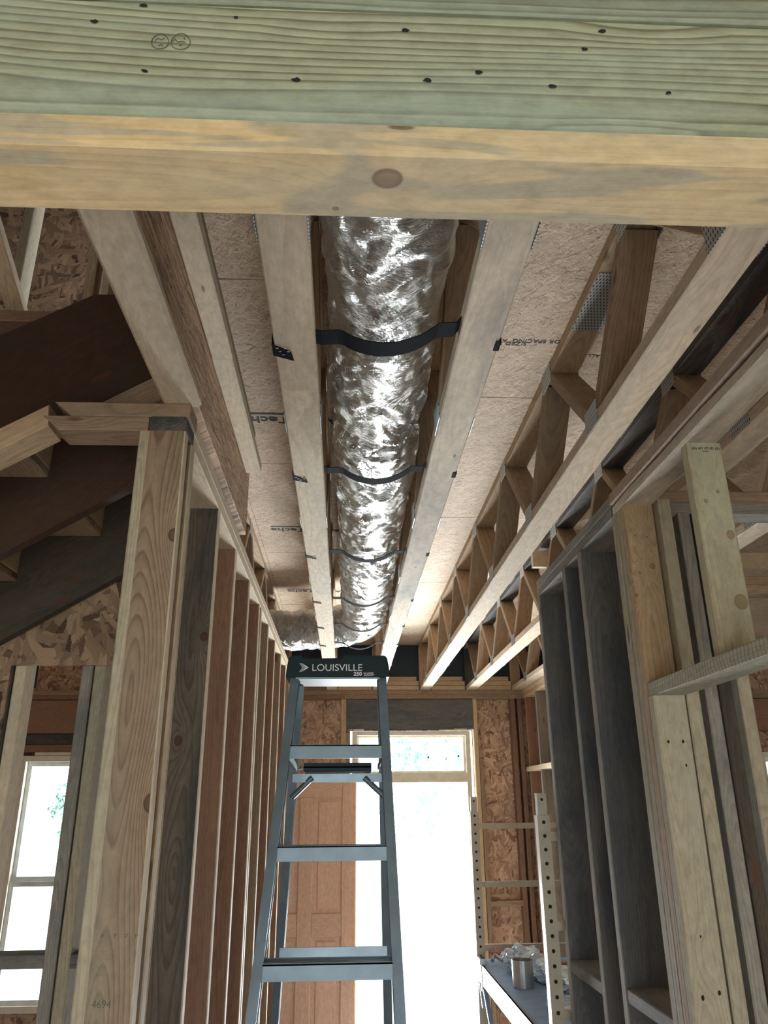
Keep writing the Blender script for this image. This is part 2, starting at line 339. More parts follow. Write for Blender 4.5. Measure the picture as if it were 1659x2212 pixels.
def bx(name, x0, x1, y0, y1, z0, z1, mat, parent=None, **kw):
    """axis aligned timber between bounds, grain along the longest side"""
    d = (x1-x0, y1-y0, z1-z0); k = d.index(max(d)); kw.setdefault('bow', 0 if 'plate' in name else .0008); c = ((x0+x1)/2, (y0+y1)/2, (z0+z1)/2)
    if k == 0: return beam(name, (x0, c[1], c[2]), (x1, c[1], c[2]), d[1], d[2], (0, 1, 0), mat, parent, **kw)
    if k == 1: return beam(name, (c[0], y0, c[2]), (c[0], y1, c[2]), d[0], d[2], (1, 0, 0), mat, parent, **kw)
    return beam(name, (c[0], c[1], z0), (c[0], c[1], z1), d[0], d[1], (1, 0, 0), mat, parent, **kw)
class MB:
    def __init__(s): s.v = []; s.f = []; s.m = []
    def box(s, x0, x1, y0, y1, z0, z1, mi=0, mw=None):
        k = len(s.v); P_ = [(x, y, z) for z in (z0, z1) for y in (y0, y1) for x in (x0, x1)]
        if mw is not None: P_ = [tuple(mw @ Vector(p)) for p in P_]
        s.v += P_
        for q in ((0, 2, 3, 1), (4, 5, 7, 6), (0, 1, 5, 4), (2, 6, 7, 3), (0, 4, 6, 2), (1, 3, 7, 5)): s.f.append(tuple(k+i for i in q)); s.m.append(mi)
        return s
    def bar(s, a, b, w_, t_, wdir, mi=0):
        a, b = Vector(a), Vector(b); mw = frame_mw(a, b, wdir); return s.box(0, (b-a).length, -w_/2, w_/2, -t_/2, t_/2, mi, mw)
    def tube(s, pts, r, n=10, mi=0, flat=1.0):
        pts = [Vector(p) for p in pts]; k0 = len(s.v)
        for i, p in enumerate(pts):
            t = (pts[min(i+1, len(pts)-1)]-pts[max(i-1, 0)]).normalized(); u = t.cross(Vector((0, 0, 1)));
            if u.length < .1: u = t.cross(Vector((0, 1, 0)))
            u.normalize(); v_ = t.cross(u); r_ = r[i] if hasattr(r, '__len__') else r
            for q in range(n): an = 2*math.pi*q/n; s.v.append(tuple(p+u*math.cos(an)*r_+v_*math.sin(an)*r_*flat))
        for i in range(len(pts)-1):
            for q in range(n): q2 = (q+1) % n; s.f.append((k0+i*n+q, k0+i*n+q2, k0+(i+1)*n+q2, k0+(i+1)*n+q)); s.m.append(mi)
        s.f.append(tuple(k0+q for q in reversed(range(n)))); s.m.append(mi)
        s.f.append(tuple(k0+(len(pts)-1)*n+q for q in range(n))); s.m.append(mi); return s
    def build(s, name, mats, parent=None, smooth=False): return mesh_obj(name, s.v, s.f, mats, parent, Matrix(), smooth=smooth, mi=s.m)
def text_obj(name, s, size, mw, mat, parent=None, ext=.0004, sx=1.0, align='LEFT', bold=0):
    cu = bpy.data.curves.new(name, 'FONT'); cu.body = s; cu.size = size; cu.extrude = ext; cu.align_x = align; cu.offset = bold
    t = bpy.data.objects.new('t', cu); C.objects.link(t); bpy.context.view_layer.update()
    me = bpy.data.meshes.new_from_object(t.evaluated_get(bpy.context.evaluated_depsgraph_get())); bpy.data.objects.remove(t)
    me.materials.clear(); me.materials.append(W[mat]); me.name = name
    for v in me.vertices: v.co.x *= sx
    o = bpy.data.objects.new(name, me); C.objects.link(o); o.matrix_world = mw
    if parent: o.parent = parent; o.matrix_parent_inverse = PW.get(parent.name, Matrix()).inverted()
    return o
def basis(loc, x, y):
    x, y = Vector(x).normalized(), Vector(y).normalized(); z = x.cross(y)
    M_ = Matrix((x, y, z)).transposed().to_4x4(); M_.translation = loc; return M_
def copy_tree(o, parent=None, loc=None):
    c = o.copy(); C.objects.link(c)
    if parent is not None: c.parent = parent
    if loc is not None: c.location = loc
    for ch_ in o.children: copy_tree(ch_, c)
    return c
T = .038; D = .089
ZP = 2.77                      # top of wall plates = underside of floor trusses
ZS = 3.176                     # underside of the subfloor
# ---------------------------------------------------------------- SETTING: ground, floor, subfloor, exterior walls
o = MB().box(-40, 40, 7.2, 60, -.35, -.2).build('ground', ['grass']); tag(o, 'pale sunlit yard outside the front door', 'ground', kind='structure')
o = MB().box(-3.4, 4.6, -3.6, 6.95, -.12, 0).build('floor', ['concrete']); tag(o, 'pale floor slab of the house', 'floor', kind='structure')
o = MB().box(-1.5, 2.6, 6.95, 8.6, -.16, -.04).build('porch_slab', ['concrete']); tag(o, 'concrete porch slab outside the front door', 'ground', kind='structure')
o = MB().box(-3.4, -1.5, -3.62, -3.60, 0, 3.2).box(1.5, 4.6, -3.62, -3.60, 0, 3.2).box(-1.5, 1.5, -3.62, -3.60, 2.15, 3.2).build('wall_back', ['osb']); tag(o, 'unseen back wall with an open doorway, added to cut rear light', 'wall', kind='structure')  # unseen wall added behind the camera to narrow the incoming light
o = MB().box(-40, 40, -60, -3.7, -.35, -.2).build('ground', ['grass']); tag(o, 'pale yard behind the house', 'ground', kind='structure')
o = MB().box(-3.4, 4.6, -3.6, -1.9, 3.2, 3.22).box(-3.3, -.45, -1.9, .0, 3.2, 3.22).build('ceiling', ['osb']); tag(o, 'ceiling deck behind the camera', 'ceiling', kind='structure')
# subfloor panels (4 ft rows along Y), stair opening left out (x<-.47, y<2.8)
def panel(name, x0, x1, y0, y1, label):
    o = MB().box(x0, x1, y0, y1, ZS, ZS+.018).build(name, ['subfloor']); return tag(o, label, 'subfloor panel', 'subfloor panels over the trusses')
ly = [-1.90, -.69, .52, 1.728, 2.931, 4.136, 5.34, 6.85]
nm = ['rearmost, over the camera', 'second from the rear, over the camera', 'over the doorway header', 'over the black strap nearest the header', 'over the middle of the hallway, with printed lettering', 'over the far half of the hallway', 'last one before the front wall']
sheets = []
for i in range(7):
    sheets.append(panel('subfloor_panel', -.455, .283, ly[i]+.0025, ly[i+1]-.0025, 'tan subfloor panel left of the duct, '+nm[i]))
ry = [-2.5, -1.29, -.08, 1.13, 2.345, 3.549, 4.75, 6.85]
nr = ['rearmost', 'second from the rear', 'above the doorway header', 'by the big punched splice plate, with printed words', 'beside the middle truss webs', 'beyond the middle truss webs', 'last one before the front wall']
for i in range(7):
    sheets.append(panel('subfloor_panel', .285, 4.5, ry[i]+.0025, ry[i+1]-.0025, 'tan subfloor panel right of the duct, '+nr[i]))
for i in range(3):
    panel('subfloor_panel', -3.3, -.457, 2.62+i*1.41, 2.617+(i+1)*1.41, 'tan strand subfloor panel over the rooms beyond the stairs, '+('nearest the stairs', 'middle row', 'against the front wall')[i])
o = MB().box(-.455, 4.5, -2.5, 6.85, 3.197, 3.22).box(-3.3, -.456, 2.62, 6.85, 3.197, 3.22).build('light_block_deck', ['osbdark']); tag(o, 'added deck above the subfloor that blocks sky light', 'floor', kind='structure')  # second deck added above the panels to keep sky light out of seams
# printed lettering on the left row (reads upside down from here)
for (yl, sh) in ((2.497, 3), (3.712, 4), (4.935, 5)):
    sh = sheets[sh if sh < 4 else sh]
    st = MB().box(-.39, -.10, yl-.014, yl, ZS-.0008, ZS+.002).build('printed_stripe', ['ink'], sh)
    text_obj('printed_logo', 'AdvanTech»', .070, basis((-.032, yl+.018, ZS-.0010), (-1, 0, 0), (0, 1, 0)), 'ink', sh, sx=1.02, bold=.0014)
for (x, y, s) in ((.41, 2.0, 'SIZED FOR SPACING'), (.60, 1.985, 'SIZED FOR SPACING  ALL EDGES'), (.66, 2.06, 'ALL EDGES')):
    text_obj('printed_words', s, .026, basis((x+.14, y, ZS-.0006), (-1, 0, 0), (0, 1, 0)), 'ink', sheets[10])
# ---------------------------------------------------------------- floor trusses
def truss(x, y0, y1, label, skip=(), mats=('chord', 'pine', 'brown'), splice=None):
    t = thing('floor_truss', (x, y0, ZP), label, 'floor truss', 'floor trusses under the subfloor')
    bx('bottom_chord', x-D/2, x+D/2, y0, y1, ZP, ZP+T, mats[0], t, wane=[(1, .006)] if mats[0] == 'chord' else ([(1, .012)] if mats[0] == 'chord2' else None))
    bx('top_chord', x-D/2, x+D/2, y0, y1, ZS-T, ZS, mats[1], t)
    nb = [1.05+.74*k for k in range(-4, 9)]
    zb, zt = ZP+T, ZS-T
    for yb in nb:
        for s in (-1, 1):
            yt = yb + s*.37; 
            if min(yb, yt) < y0+.02 or max(yb, yt) > y1-.02: continue
            if any(a < (yb+yt)/2 < b for a, b in skip): continue
            ax = Vector((0, s*.33, zt-zb)).normalized()
            beam('web', (x, yb+s*.028, zb+.004), (x, yt-s*.028, zt-.004), D, T*.95, (1, 0, 0), mats[2], t)
    for yb in nb:
        for (yy, zz) in ((yb, ZP+.034), (yb+.37, ZS-.034)):
            if y0 < yy-.05 and yy+.05 < y1 and not any(a < yy < b for a, b in skip):
                for sx in (-1, 1):
                    mw = basis((x+sx*(D/2+.001), yy, zz), (0, 0, 1), (0, 1, 0))
                    me = mesh_obj('nail_plate', [(-.033, -.05, -.0008), (.033, -.05, -.0008), (.033, .05, -.0008), (-.033, .05, -.0008), (-.033, -.05, .0008), (.033, -.05, .0008), (.033, .05, .0008), (-.033, .05, .0008)],
                             [(0, 3, 2, 1), (4, 5, 6, 7), (0, 1, 5, 4), (1, 2, 6, 5), (2, 3, 7, 6), (3, 0, 4, 7)], 'tplate', t, mw)
    # end posts
    bx('end_post', x-D/2, x+D/2, y1-T-.002, y1-.002, ZP+T, ZS-T, mats[1], t)
    if splice:
        y_, = splice
        mesh_obj('splice_plate', [(-.13, -.042, -.001), (.13, -.042, -.001), (.13, .042, -.001), (-.13, .042, -.001), (-.13, -.042, .001), (.13, -.042, .001), (.13, .042, .001), (-.13, .042, .001)],
                 [(0, 3, 2, 1), (4, 5, 6, 7), (0, 1, 5, 4), (1, 2, 6, 5), (2, 3, 7, 6), (3, 0, 4, 7)], 'tplate', t, basis((x, y_, ZS-T-.0015), (0, 1, 0), (1, 0, 0)))
    return t
YE = 6.84
truss(-.116, -1.9, YE, 'floor truss directly left of the foil duct, black strap ends stapled under it', skip=((4.55, 5.45),), mats=('chord1', 'pine', 'brown'))
t2 = truss(.279, -1.9, YE, 'floor truss directly right of the foil duct, stained chord with torn bark edge', mats=('chord2', 'pine', 'brown'))
t3 = truss(.692, -1.9, YE, 'floor truss with pale knotty chord, second one right of the foil duct', splice=(1.745,))
truss(1.095, -1.9, YE, 'floor truss with blackened mouldy top chord, just behind the right hallway plates', mats=('chord', 'dark', 'brown'))
base = truss(1.50, -1.9, YE, 'floor truss over the right-hand rooms, first beyond the blackened one')
for k, s in enumerate(('second', 'third', 'fourth', 'fifth', 'sixth')):
    c = copy_tree(base, loc=(1.905+.405*k, -1.9, ZP)); c['label'] = 'floor truss over the right-hand rooms, %s beyond the blackened one' % s
baseL = truss(-.522, 2.80, YE, 'floor truss over the left hallway wall, starting where the strand beam ends')
for k, s in enumerate(('first', 'second', 'third', 'fourth', 'fifth', 'sixth')):
    c = copy_tree(baseL, loc=(-.925-.405*k, 2.80, ZP)); c['label'] = 'floor truss beyond the stairs, %s one left of the hallway wall' % s
# pale blue paint swatch on T3 chord near the far end
o = MB().box(.692-.0445, .692+.0445, 5.62, 5.95, ZP-.0008, ZP).build('paint_patch', ['bluest'], t3); o['label'] = 'pale blue paint patch'
# ---------------------------------------------------------------- doorway header in the foreground
HY = .562
bx('header_board', -1.6, 1.9, HY+.005, HY+.043, 2.4722, 2.6335, 'green', ch=.006, holes=[]).name = 'header_board'
hb = bpy.data.objects['header_board']; tag(hb, 'wide green-tinted header board with pencilled ovals above the pale plate', 'header board')
def nail(x, z, r=.0028):
    return (x, z, r)
mbn = MB()
for (x, z, r) in ((-.262, 2.598, .004), (-.205, 2.532, .003), (-.055, 2.527, .004), (.056, 2.603, .0036), (.130, 2.547, .0036), (.077, 2.533, .0036), (.244, 2.586, .003), (.205, 2.531, .0034), (.265, 2.613, .0036), (.325, 2.528, .003), (-.12, 2.612, .002), (-.215, 2.624, .004)):
    pts = []
    k0 = len(mbn.v)
    for q in range(9):
        an = q*2*math.pi/9; rr2 = r*(.7+.6*random.random()); mbn.v.append((x+rr2*1.15*math.cos(an), HY+.0042, z+rr2*.75*math.sin(an)))
    mbn.f.append(tuple(range(k0, k0+9))); mbn.m.append(0)
o = mbn.build('nail_dents', ['hole'], hb)
pm = MB()
for (cx, cz, rx, rz_) in ((-.1935, 2.573, .0085, .0105), (-.173, 2.574, .0095, .0112)):
    pm.tube([(cx+rx*math.cos(a)*(1-.12*math.sin(a)), HY+.0040, cz+rz_*math.sin(a)) for a in np.linspace(0, 6.2, 26)], .00042, 5)
for pts in ([(-.199, 2.574), (-.196, 2.577), (-.192, 2.575), (-.190, 2.578)], [(-.1945, 2.566), (-.192, 2.569), (-.190, 2.566)], [(-.181, 2.573), (-.179, 2.577), (-.176, 2.573), (-.172, 2.574), (-.168, 2.573)], [(-.170, 2.580), (-.1695, 2.577)], [(-.174, 2.568), (-.171, 2.570)]):
    pm.tube([(x, HY+.0040, z) for x, z in pts], .00042, 5)
pm.build('pencil_marks', ['pencil'], hb)
o = bx('header_board', -1.6, .83, HY+.004, HY+.042, 2.635, 2.742, 'green', ch=.003); tag(o, 'upper green-tinted header board, cut off by the top of the view', 'header board')
o = bx('header_plate', -1.6, 1.9, HY, HY+D, 2.4305, 2.4695, 'plate2', ch=.0035); tag(o, 'pale stained plate with a big knot, flat under the green header', 'header plate')
# ---------------------------------------------------------------- left hallway wall: plates, studs
XL = -.39
Z1, Z2 = 2.694, 2.732
studs_l = [(1.68, 'post', 'reddish-brown front stud of the hallway corner post with swirling grain'), (1.757, 'brown', 'rear stud of the hallway corner post on the left'),
 (2.200, 'stud2', 'dark grey-green stud behind the left corner post'), (2.60, 'red', 'red-brown stud second behind the left corner post'),
 (3.0, 'red', 'narrow dark red stud third behind the left corner post'), (3.40, 'red', 'stud fourth behind the left corner post'), (3.47, 'brown', 'stud doubled tight against the fourth behind the left corner post'),
 (3.82, 'brown', 'stud fifth full bay behind the left corner post'), (4.22, 'red', 'stud sixth bay behind the left corner post'), (4.63, 'brown', 'stud seventh bay behind the left corner post'),
 (5.04, 'red', 'next-to-last stud of the left hallway wall, beside the ladder cap'), (5.42, 'brown', 'last stud of the left hallway wall, towards the front door')]
for (y, m_, lb) in studs_l:
    o = bx('wall_stud', XL-D, XL, y, y+T, T, Z1, m_, edge='pale'); tag(o, lb, 'wall stud', 'studs of the left hallway wall')  # pale edge material paints in door light along the hallway side
cp = [q for q in C.objects if q.name == 'wall_stud'][0]
for (s_, x, z, h) in (('P', -.462, 1.614, .012), ('P', -.438, 1.614, .012), ('P', -.417, 1.613, .012), ('P', -.398, 1.613, .012), ('4694', -.465, 1.500, .018)):
    text_obj('pencil_note', s_, h, basis((x, 1.6793, z), (1, 0, 0), (0, 0, 1)), 'pencil', cp, ext=.0002)
pn = MB()
for r_ in range(4):
    z = 1.592-.013*r_; pn.tube([(-.462+.0022*q, 1.6794, z+.0022*math.sin(q*2.3+r_)*math.cos(q*.9)) for q in range(9+3*(r_ % 2))], .0004, 4)
pn.build('pencil_scribble', ['pencil'], cp)
o = bx('filler_block', XL-D, XL-.012, 1.719, 1.756, T, Z1, 'red'); tag(o, 'recessed filler stud between the two studs of the left corner post', 'wall stud')
o = bx('bottom_plate', XL-D, XL, 1.68, 5.46, 0, T, 'pine'); tag(o, 'bottom plate under the left hallway studs', 'wall plate')
o = bx('top_plate', XL-D, XL, 1.775, 5.46, Z1, Z2, 'pale', wane=[(0, .004)]); tag(o, 'lower top plate over the left hallway studs', 'wall plate', 'plates of the left hallway wall')
o = bx('top_plate', XL-D, XL, 1.775, 3.05, Z2, ZP, 'pale'); tag(o, 'upper top plate of the left hallway wall, near piece with yellow edge', 'wall plate', 'plates of the left hallway wall')
o = bx('top_plate', XL-D, XL, 3.055, 5.46, Z2, ZP, 'pale'); tag(o, 'upper top plate of the left hallway wall, far piece beyond the butt joint', 'wall plate', 'plates of the left hallway wall')
# corner: perpendicular stair wall at y 1.68..1.77
o = bx('wall_stud', -.507, -.469-.01, 1.684, 1.684+D, T, Z1, 'olive'); o.location.x += .005
tag(o, 'greenish edge-on stud at the stair side of the left corner post', 'wall stud')
o = bx('top_plate', -.715, -.4805, 1.68, 1.68+D, Z1, Z2, 'brown', cut0=-.022); tag(o, 'short lower plate beside the stair, left of the corner post', 'wall plate')
o = bx('top_plate', XL-D+.001, XL, 1.68, 1.772, Z1, Z2, 'dark'); tag(o, 'blackened plate end on top of the left corner post', 'wall plate')
o = bx('top_plate', -.69, XL+.006, 1.68, 1.68+D, Z2, ZP, 'brown', cut0=-.022); tag(o, 'short upper plate lying over the corner post by the stair', 'wall plate')
# raking plates going down to the left
sl = .62; un = Vector((1, 0, sl)).normalized()
o = beam('sloping_plate', Vector((-.493, 1.775+D/2, 2.868)), Vector((-.493, 1.775+D/2, 2.868))-un*.17, D, .070, (0, 1, 0), 'brown'); tag(o, 'sloping plate under the first stair stringer, passing behind the flat plates', 'sloping plate', 'sloping plates under the stair stringer')
o = beam('sloping_plate', Vector((-.722, 1.68+D/2, 2.734)), Vector((-.722, 1.68+D/2, 2.734))-un*2.2, D, .052, (0, 1, 0), 'pine', cut0=.012); tag(o, 'lower pale sloping plate running down left from the flat plate end', 'sloping plate', 'sloping plates under the stair stringer')
# stairwell edge plate, strand beam and ledger
o = bx('beam_plate', -.455, -.362, -1.9, 1.70, ZP, ZP+T, 'pale', wane=[(0, .008), (1, .014)], ch=.008); tag(o, 'pale rounded wane-edged plate flat under the strand beam', 'beam plate')
o = bx('strand_beam', -.45, -.383, -1.9, 2.775, ZP+T+.001, 3.16, 'strand'); tag(o, 'deep rough orange-brown strand beam over the left wall', 'beam')
for (y0, y1, lb) in ((-1.9, 1.87, 'near whitish ledger strip with slanting nicks on the strand beam'), (1.873, 2.66, 'far whitish ledger strip beyond the butt joint on the strand beam')):
    o = bx('ledger_strip', -.382, -.324, y0, y1, 3.015, 3.053, 'pale'); tag(o, lb, 'ledger strip', 'ledger strips on the strand beam')
o = bx('beam_filler', -.382, -.350, -1.9, 2.64, 3.054, 3.174, 'brown'); tag(o, 'brown packing board between ledger strip and subfloor', 'board')
# ---------------------------------------------------------------- stairs under the opening
def zst(x, zc): return zc + sl*x
def stringer(Y, off, m_, parent, name='stringer'):
    """notched stringer, prism in y; step corners at x=-.863+.268k"""
    run, rise = .268, .166; pts_top = []; x = -.863+.268*2; z0 = 1.85+.886+off+rise*2
    # z of corner k: corner(-.863)=2.736
    pts_bot = []
    top = []
    for k in range(1, -9, -1):
        cx, cz = -.863+run*k, 2.736+off+rise*k     # tread underside right end / riser foot
        top += [(cx, cz+rise), (cx, cz)]           # vertical riser edge then horizontal tread edge
    xr, xl = -.50, top[-1][0]
    top = [(min(x, xr), z) for x, z in top]
    poly = [(xr, top[0][1])] + top + [(xl, zst(xl, 2.601+off+.774*sl)), (xr, zst(xr, 2.601+off+.774*sl))]
    # drop duplicates
    pl = []
    for p in poly:
        if not pl or (abs(p[0]-pl[-1][0])+abs(p[1]-pl[-1][1])) > 1e-4: pl.append(p)
    n = len(pl); ang = math.atan(sl)
    mw = Matrix.Translation((xr, Y, pl[-1][1])) @ Matrix.Rotation(-ang, 4, 'Y'); inv = mw.inverted()
    V = [tuple(inv @ Vector((x, Y+dy, z))) for dy in (0, T) for x, z in pl]
    F = [tuple(range(n)), tuple(reversed(range(n, 2*n)))] + [(i, i+n, (i+1) % n+n, (i+1) % n) for i in range(n)]
    return mesh_obj(name, V, F, m_, parent, mw)
st = thing('staircase', (-1.3, 1.8, 1.5), 'dark stair flight seen from below, climbing to the right on notched stringers', 'staircase')
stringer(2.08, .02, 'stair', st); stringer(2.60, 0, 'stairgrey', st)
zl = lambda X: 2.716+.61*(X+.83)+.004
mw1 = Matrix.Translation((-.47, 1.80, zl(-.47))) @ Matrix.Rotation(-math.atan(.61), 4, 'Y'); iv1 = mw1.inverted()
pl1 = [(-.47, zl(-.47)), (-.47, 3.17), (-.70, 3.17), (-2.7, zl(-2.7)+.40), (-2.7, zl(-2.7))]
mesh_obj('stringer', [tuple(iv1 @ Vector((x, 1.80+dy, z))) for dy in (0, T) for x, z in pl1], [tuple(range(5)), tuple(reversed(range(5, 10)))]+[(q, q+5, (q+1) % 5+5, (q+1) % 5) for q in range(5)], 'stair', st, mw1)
for k in range(1, -9, -1):
    cx, cz = -.863+.268*k, 2.738+.166*k
    if cx > -.5: cx2 = -.5
    else: cx2 = cx
    bx('tread', cx-.30, min(cx, -.47)-.002, 1.842, 2.65, cz+.001, cz+.027, 'brown', st)
    if cx < -.5: bx('riser', cx-.018, cx-.002, 1.842, 2.65, cz+.03, cz+.165, 'pine', st)
# ---------------------------------------------------------------- wall beyond the stair with strand sheathing and opening
V = MB(); 
osbw = MB().box(-2.6, -.50, 2.655, 2.667, 2.296, 3.17).box(-2.6, -1.125, 2.655, 2.667, .0, 2.296)
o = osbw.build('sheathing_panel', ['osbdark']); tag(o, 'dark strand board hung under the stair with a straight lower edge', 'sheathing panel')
for (x0, x1, m_, lb) in ((-.905, -.867, 'grey', 'grey stud framing the right of the opening under the stair'), (-.862, -.826, 'olive', 'pale stud tight beside the grey one under the stair'),
                         (-1.128, -1.090, 'pale', 'pale knotty stud framing the left of the opening under the stair'), (-1.172, -1.134, 'grey', 'grey stud left of the pale knotty one under the stair')):
    o = bx('wall_stud', x0, x1, 2.70, 2.70+D, T, 2.90, m_); tag(o, lb, 'wall stud', 'studs under the stair')
for (x0, x1, z, m_, lb) in ((-1.09, -.905, 1.392, 'grey', 'grey blocking across the opening under the stair'), (-.826, -.49, 1.392, 'dark', 'dark blocking between the stair opening and the hallway wall'), (-2.4, -1.173, 1.392, 'grey', 'long grey blocking left of the opening under the stair')):
    o = bx('blocking', x0, x1, 2.70, 2.70+D, z, z+T, m_); tag(o, lb, 'blocking', 'blocking under the stair')
# ---------------------------------------------------------------- upper storey glimpsed through the stairwell
U = [('upper_floor_plate', -1.6, -.73, 1.97, 2.06, 3.195, 3.233, 'red', 'dark bottom plate of the upstairs wall at the stairwell edge'),
     ('upper_floor_stud', -.73, -.692, 1.97, 2.06, 3.195, 3.75, 'red', 'dark post at the stairwell corner upstairs'),
     ('upper_floor_stud', -1.02, -.982, 2.5, 2.59, 3.2, 5.4, 'pine', 'upstairs stud seen through the stairwell, middle one'),
     ('upper_floor_stud', -.955, -.90, 2.5, 2.59, 3.2, 4.25, 'pale', 'paler short upstairs stud seen through the stairwell'),
     ('upper_floor_stud', -1.30, -1.262, 2.5, 2.59, 3.2, 5.4, 'olive', 'leftmost upstairs stud seen through the stairwell')]
for (n_, x0, x1, y0, y1, z0, z1, m_, lb) in U:
    o = bx(n_, x0, x1, y0, y1, z0, z1, m_); tag(o, lb, 'wall stud' if 'stud' in n_ else 'wall plate')
o = beam('diagonal_brace', (-1.07, 2.42, 3.2), (-1.27, 1.65, 4.1), .06, T, (1, 0, 0), 'pine'); tag(o, 'light diagonal brace in the stairwell at the upper left', 'brace')
o = beam('stairwell_trim', (-.615, .9, 3.20), (-.615, 1.75, 3.20), .03, .05, (1, 0, 0), 'pale'); tag(o, 'bright narrow strip along the stairwell edge, left of the beam plate', 'trim board')
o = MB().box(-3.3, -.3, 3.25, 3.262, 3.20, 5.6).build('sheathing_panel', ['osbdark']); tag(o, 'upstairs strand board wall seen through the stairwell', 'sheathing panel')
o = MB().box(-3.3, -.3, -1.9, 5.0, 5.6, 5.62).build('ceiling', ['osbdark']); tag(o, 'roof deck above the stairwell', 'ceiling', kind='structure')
o = MB().box(-3.34, -3.30, -1.9, 5.0, 3.2, 5.6).box(-3.3, -.3, -1.94, -1.9, 3.22, 5.6).build('wall_upstairs', ['osbdark']); tag(o, 'upstairs walls left of and behind the stairwell, added to darken it', 'wall', kind='structure')  # walls added to keep sky light off the stairs
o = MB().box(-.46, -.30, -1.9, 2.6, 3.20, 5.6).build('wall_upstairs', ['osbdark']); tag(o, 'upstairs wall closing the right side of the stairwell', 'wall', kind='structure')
# ---------------------------------------------------------------- right hallway wall
XR = .84
studs_r = [(3.215, 'blue', 'blue-grey stud with wavy dark grain ending the right hallway wall'), (2.805, 'blue', 'narrow-looking blue-grey stud, middle of the three dark ones on the right'),
           (2.60, 'blue', 'wide dark stud just behind the pale post on the right')]
for (y, m_, lb) in studs_r:
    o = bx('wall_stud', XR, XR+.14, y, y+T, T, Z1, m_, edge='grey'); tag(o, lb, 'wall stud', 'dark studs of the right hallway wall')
for (y0, lb, m_) in ((2.133, 'brown knotty front stud of the right-hand post, above the opening header', 'kingpost'), (2.172, 'second ply of the right-hand post', 'olive'), (2.211, 'third ply of the right-hand post', 'olive')):
    o = bx('wall_stud', XR, XR+D, y0, y0+T, T, Z1, m_); tag(o, lb, 'wall stud', 'plies of the right-hand post')
o = bx('jack_stud', XR-.002, XR+D-.002, 2.093, 2.131, T, 2.120, 'olive', holes=[(1.96, -.02, -1, .004), (1.96, .02, -1, .004), (1.9, .02, -1, .003), (1.50, -.005, -1, .003), (1.37, -.02, -1, .005), (1.38, .022, -1, .005)])
tag(o, 'pale nail-marked jack stud holding up the opening header on the right', 'jack stud')
o = bx('jack_stud', XR+D+.004, XR+D+.042, 2.10, 2.19, T, 2.70, 'olive'); tag(o, 'plain stud tight to the right of the nail-marked jack stud', 'wall stud')
# header of the opening (runs towards the camera) and cripple stud
o = bx('opening_header', XR, XR+D, .35, 2.131, 2.121, 2.159, 'sawn', ch=.002); tag(o, 'rough-sawn flat header of the side opening, resting on the jack stud', 'header')
cs = bx('cripple_stud', XR+.012, XR+D+.012, 1.705, 1.743, 2.160, Z1, 'cripple', ch=.004); tag(cs, 'stamped cripple stud standing on the rough-sawn header', 'cripple stud')
mwT = basis((XR+.024, 1.7042, Z1-.019), (1, 0, 0), (0, 0, 1))
text_obj('grade_stamp', '(A) 457 STUD (A)', .0095, mwT, 'ink', cs)
text_obj('grade_stamp', 'KD-HT', .005, basis((XR+.050, 1.7042, Z1-.026), (1, 0, 0), (0, 0, 1)), 'ink', cs)
o = bx('top_plate', XR, XR+D, -1.2, 2.232, Z1, Z2, 'chord2', wane=[(0, .010)]); tag(o, 'pale wavy-edged lower plate of the right wall, near piece', 'wall plate', 'plates of the right hallway wall')
o = bx('top_plate', XR-.004, XR+D-.004, -1.2, 2.240, Z2, ZP, 'rust'); tag(o, 'rusty speckled upper plate of the right wall, near piece', 'wall plate', 'plates of the right hallway wall')
o = bx('top_plate', XR+.003, XR+.143, 2.253, 3.26, Z1, Z2, 'grey'); tag(o, 'grey lower plate over the dark studs on the right', 'wall plate', 'plates of the right hallway wall')
o = bx('top_plate', XR+.003, XR+.143, 2.253, 3.26, Z2, ZP, 'grey'); tag(o, 'grey upper plate over the dark studs on the right', 'wall plate', 'plates of the right hallway wall')
o = bx('bottom_plate', XR, XR+D, 2.093, 3.26, 0, T, 'pine'); tag(o, 'bottom plate under the right hallway studs', 'wall plate')
for (y0, y1, z, lb) in ((2.843, 3.214, 1.30, 'thin blocking between the two farthest dark studs on the right'), (2.25, 2.599, 1.33, 'short blocking beside the pale post on the right')):
    o = bx('blocking', XR+.002, XR+.12, y0, y1, z-T, z, 'grey'); tag(o, lb, 'blocking', 'blocking between the dark studs')
# hanger strap on T4
hg = thing('joist_hanger', (1.0, 2.95, 2.8), 'short bright metal hanger between truss chord and right plates', 'joist hanger')
MB().box(.96, 1.045, 3.00, 3.004, 2.75, 2.86).box(.96, .963, 2.80, 3.0, 2.80, 2.86).box(1.042, 1.045, 2.80, 3.0, 2.80, 2.86).box(.96, 1.045, 2.80, 3.0, 2.797, 2.80).build('bracket', ['galv'], hg)
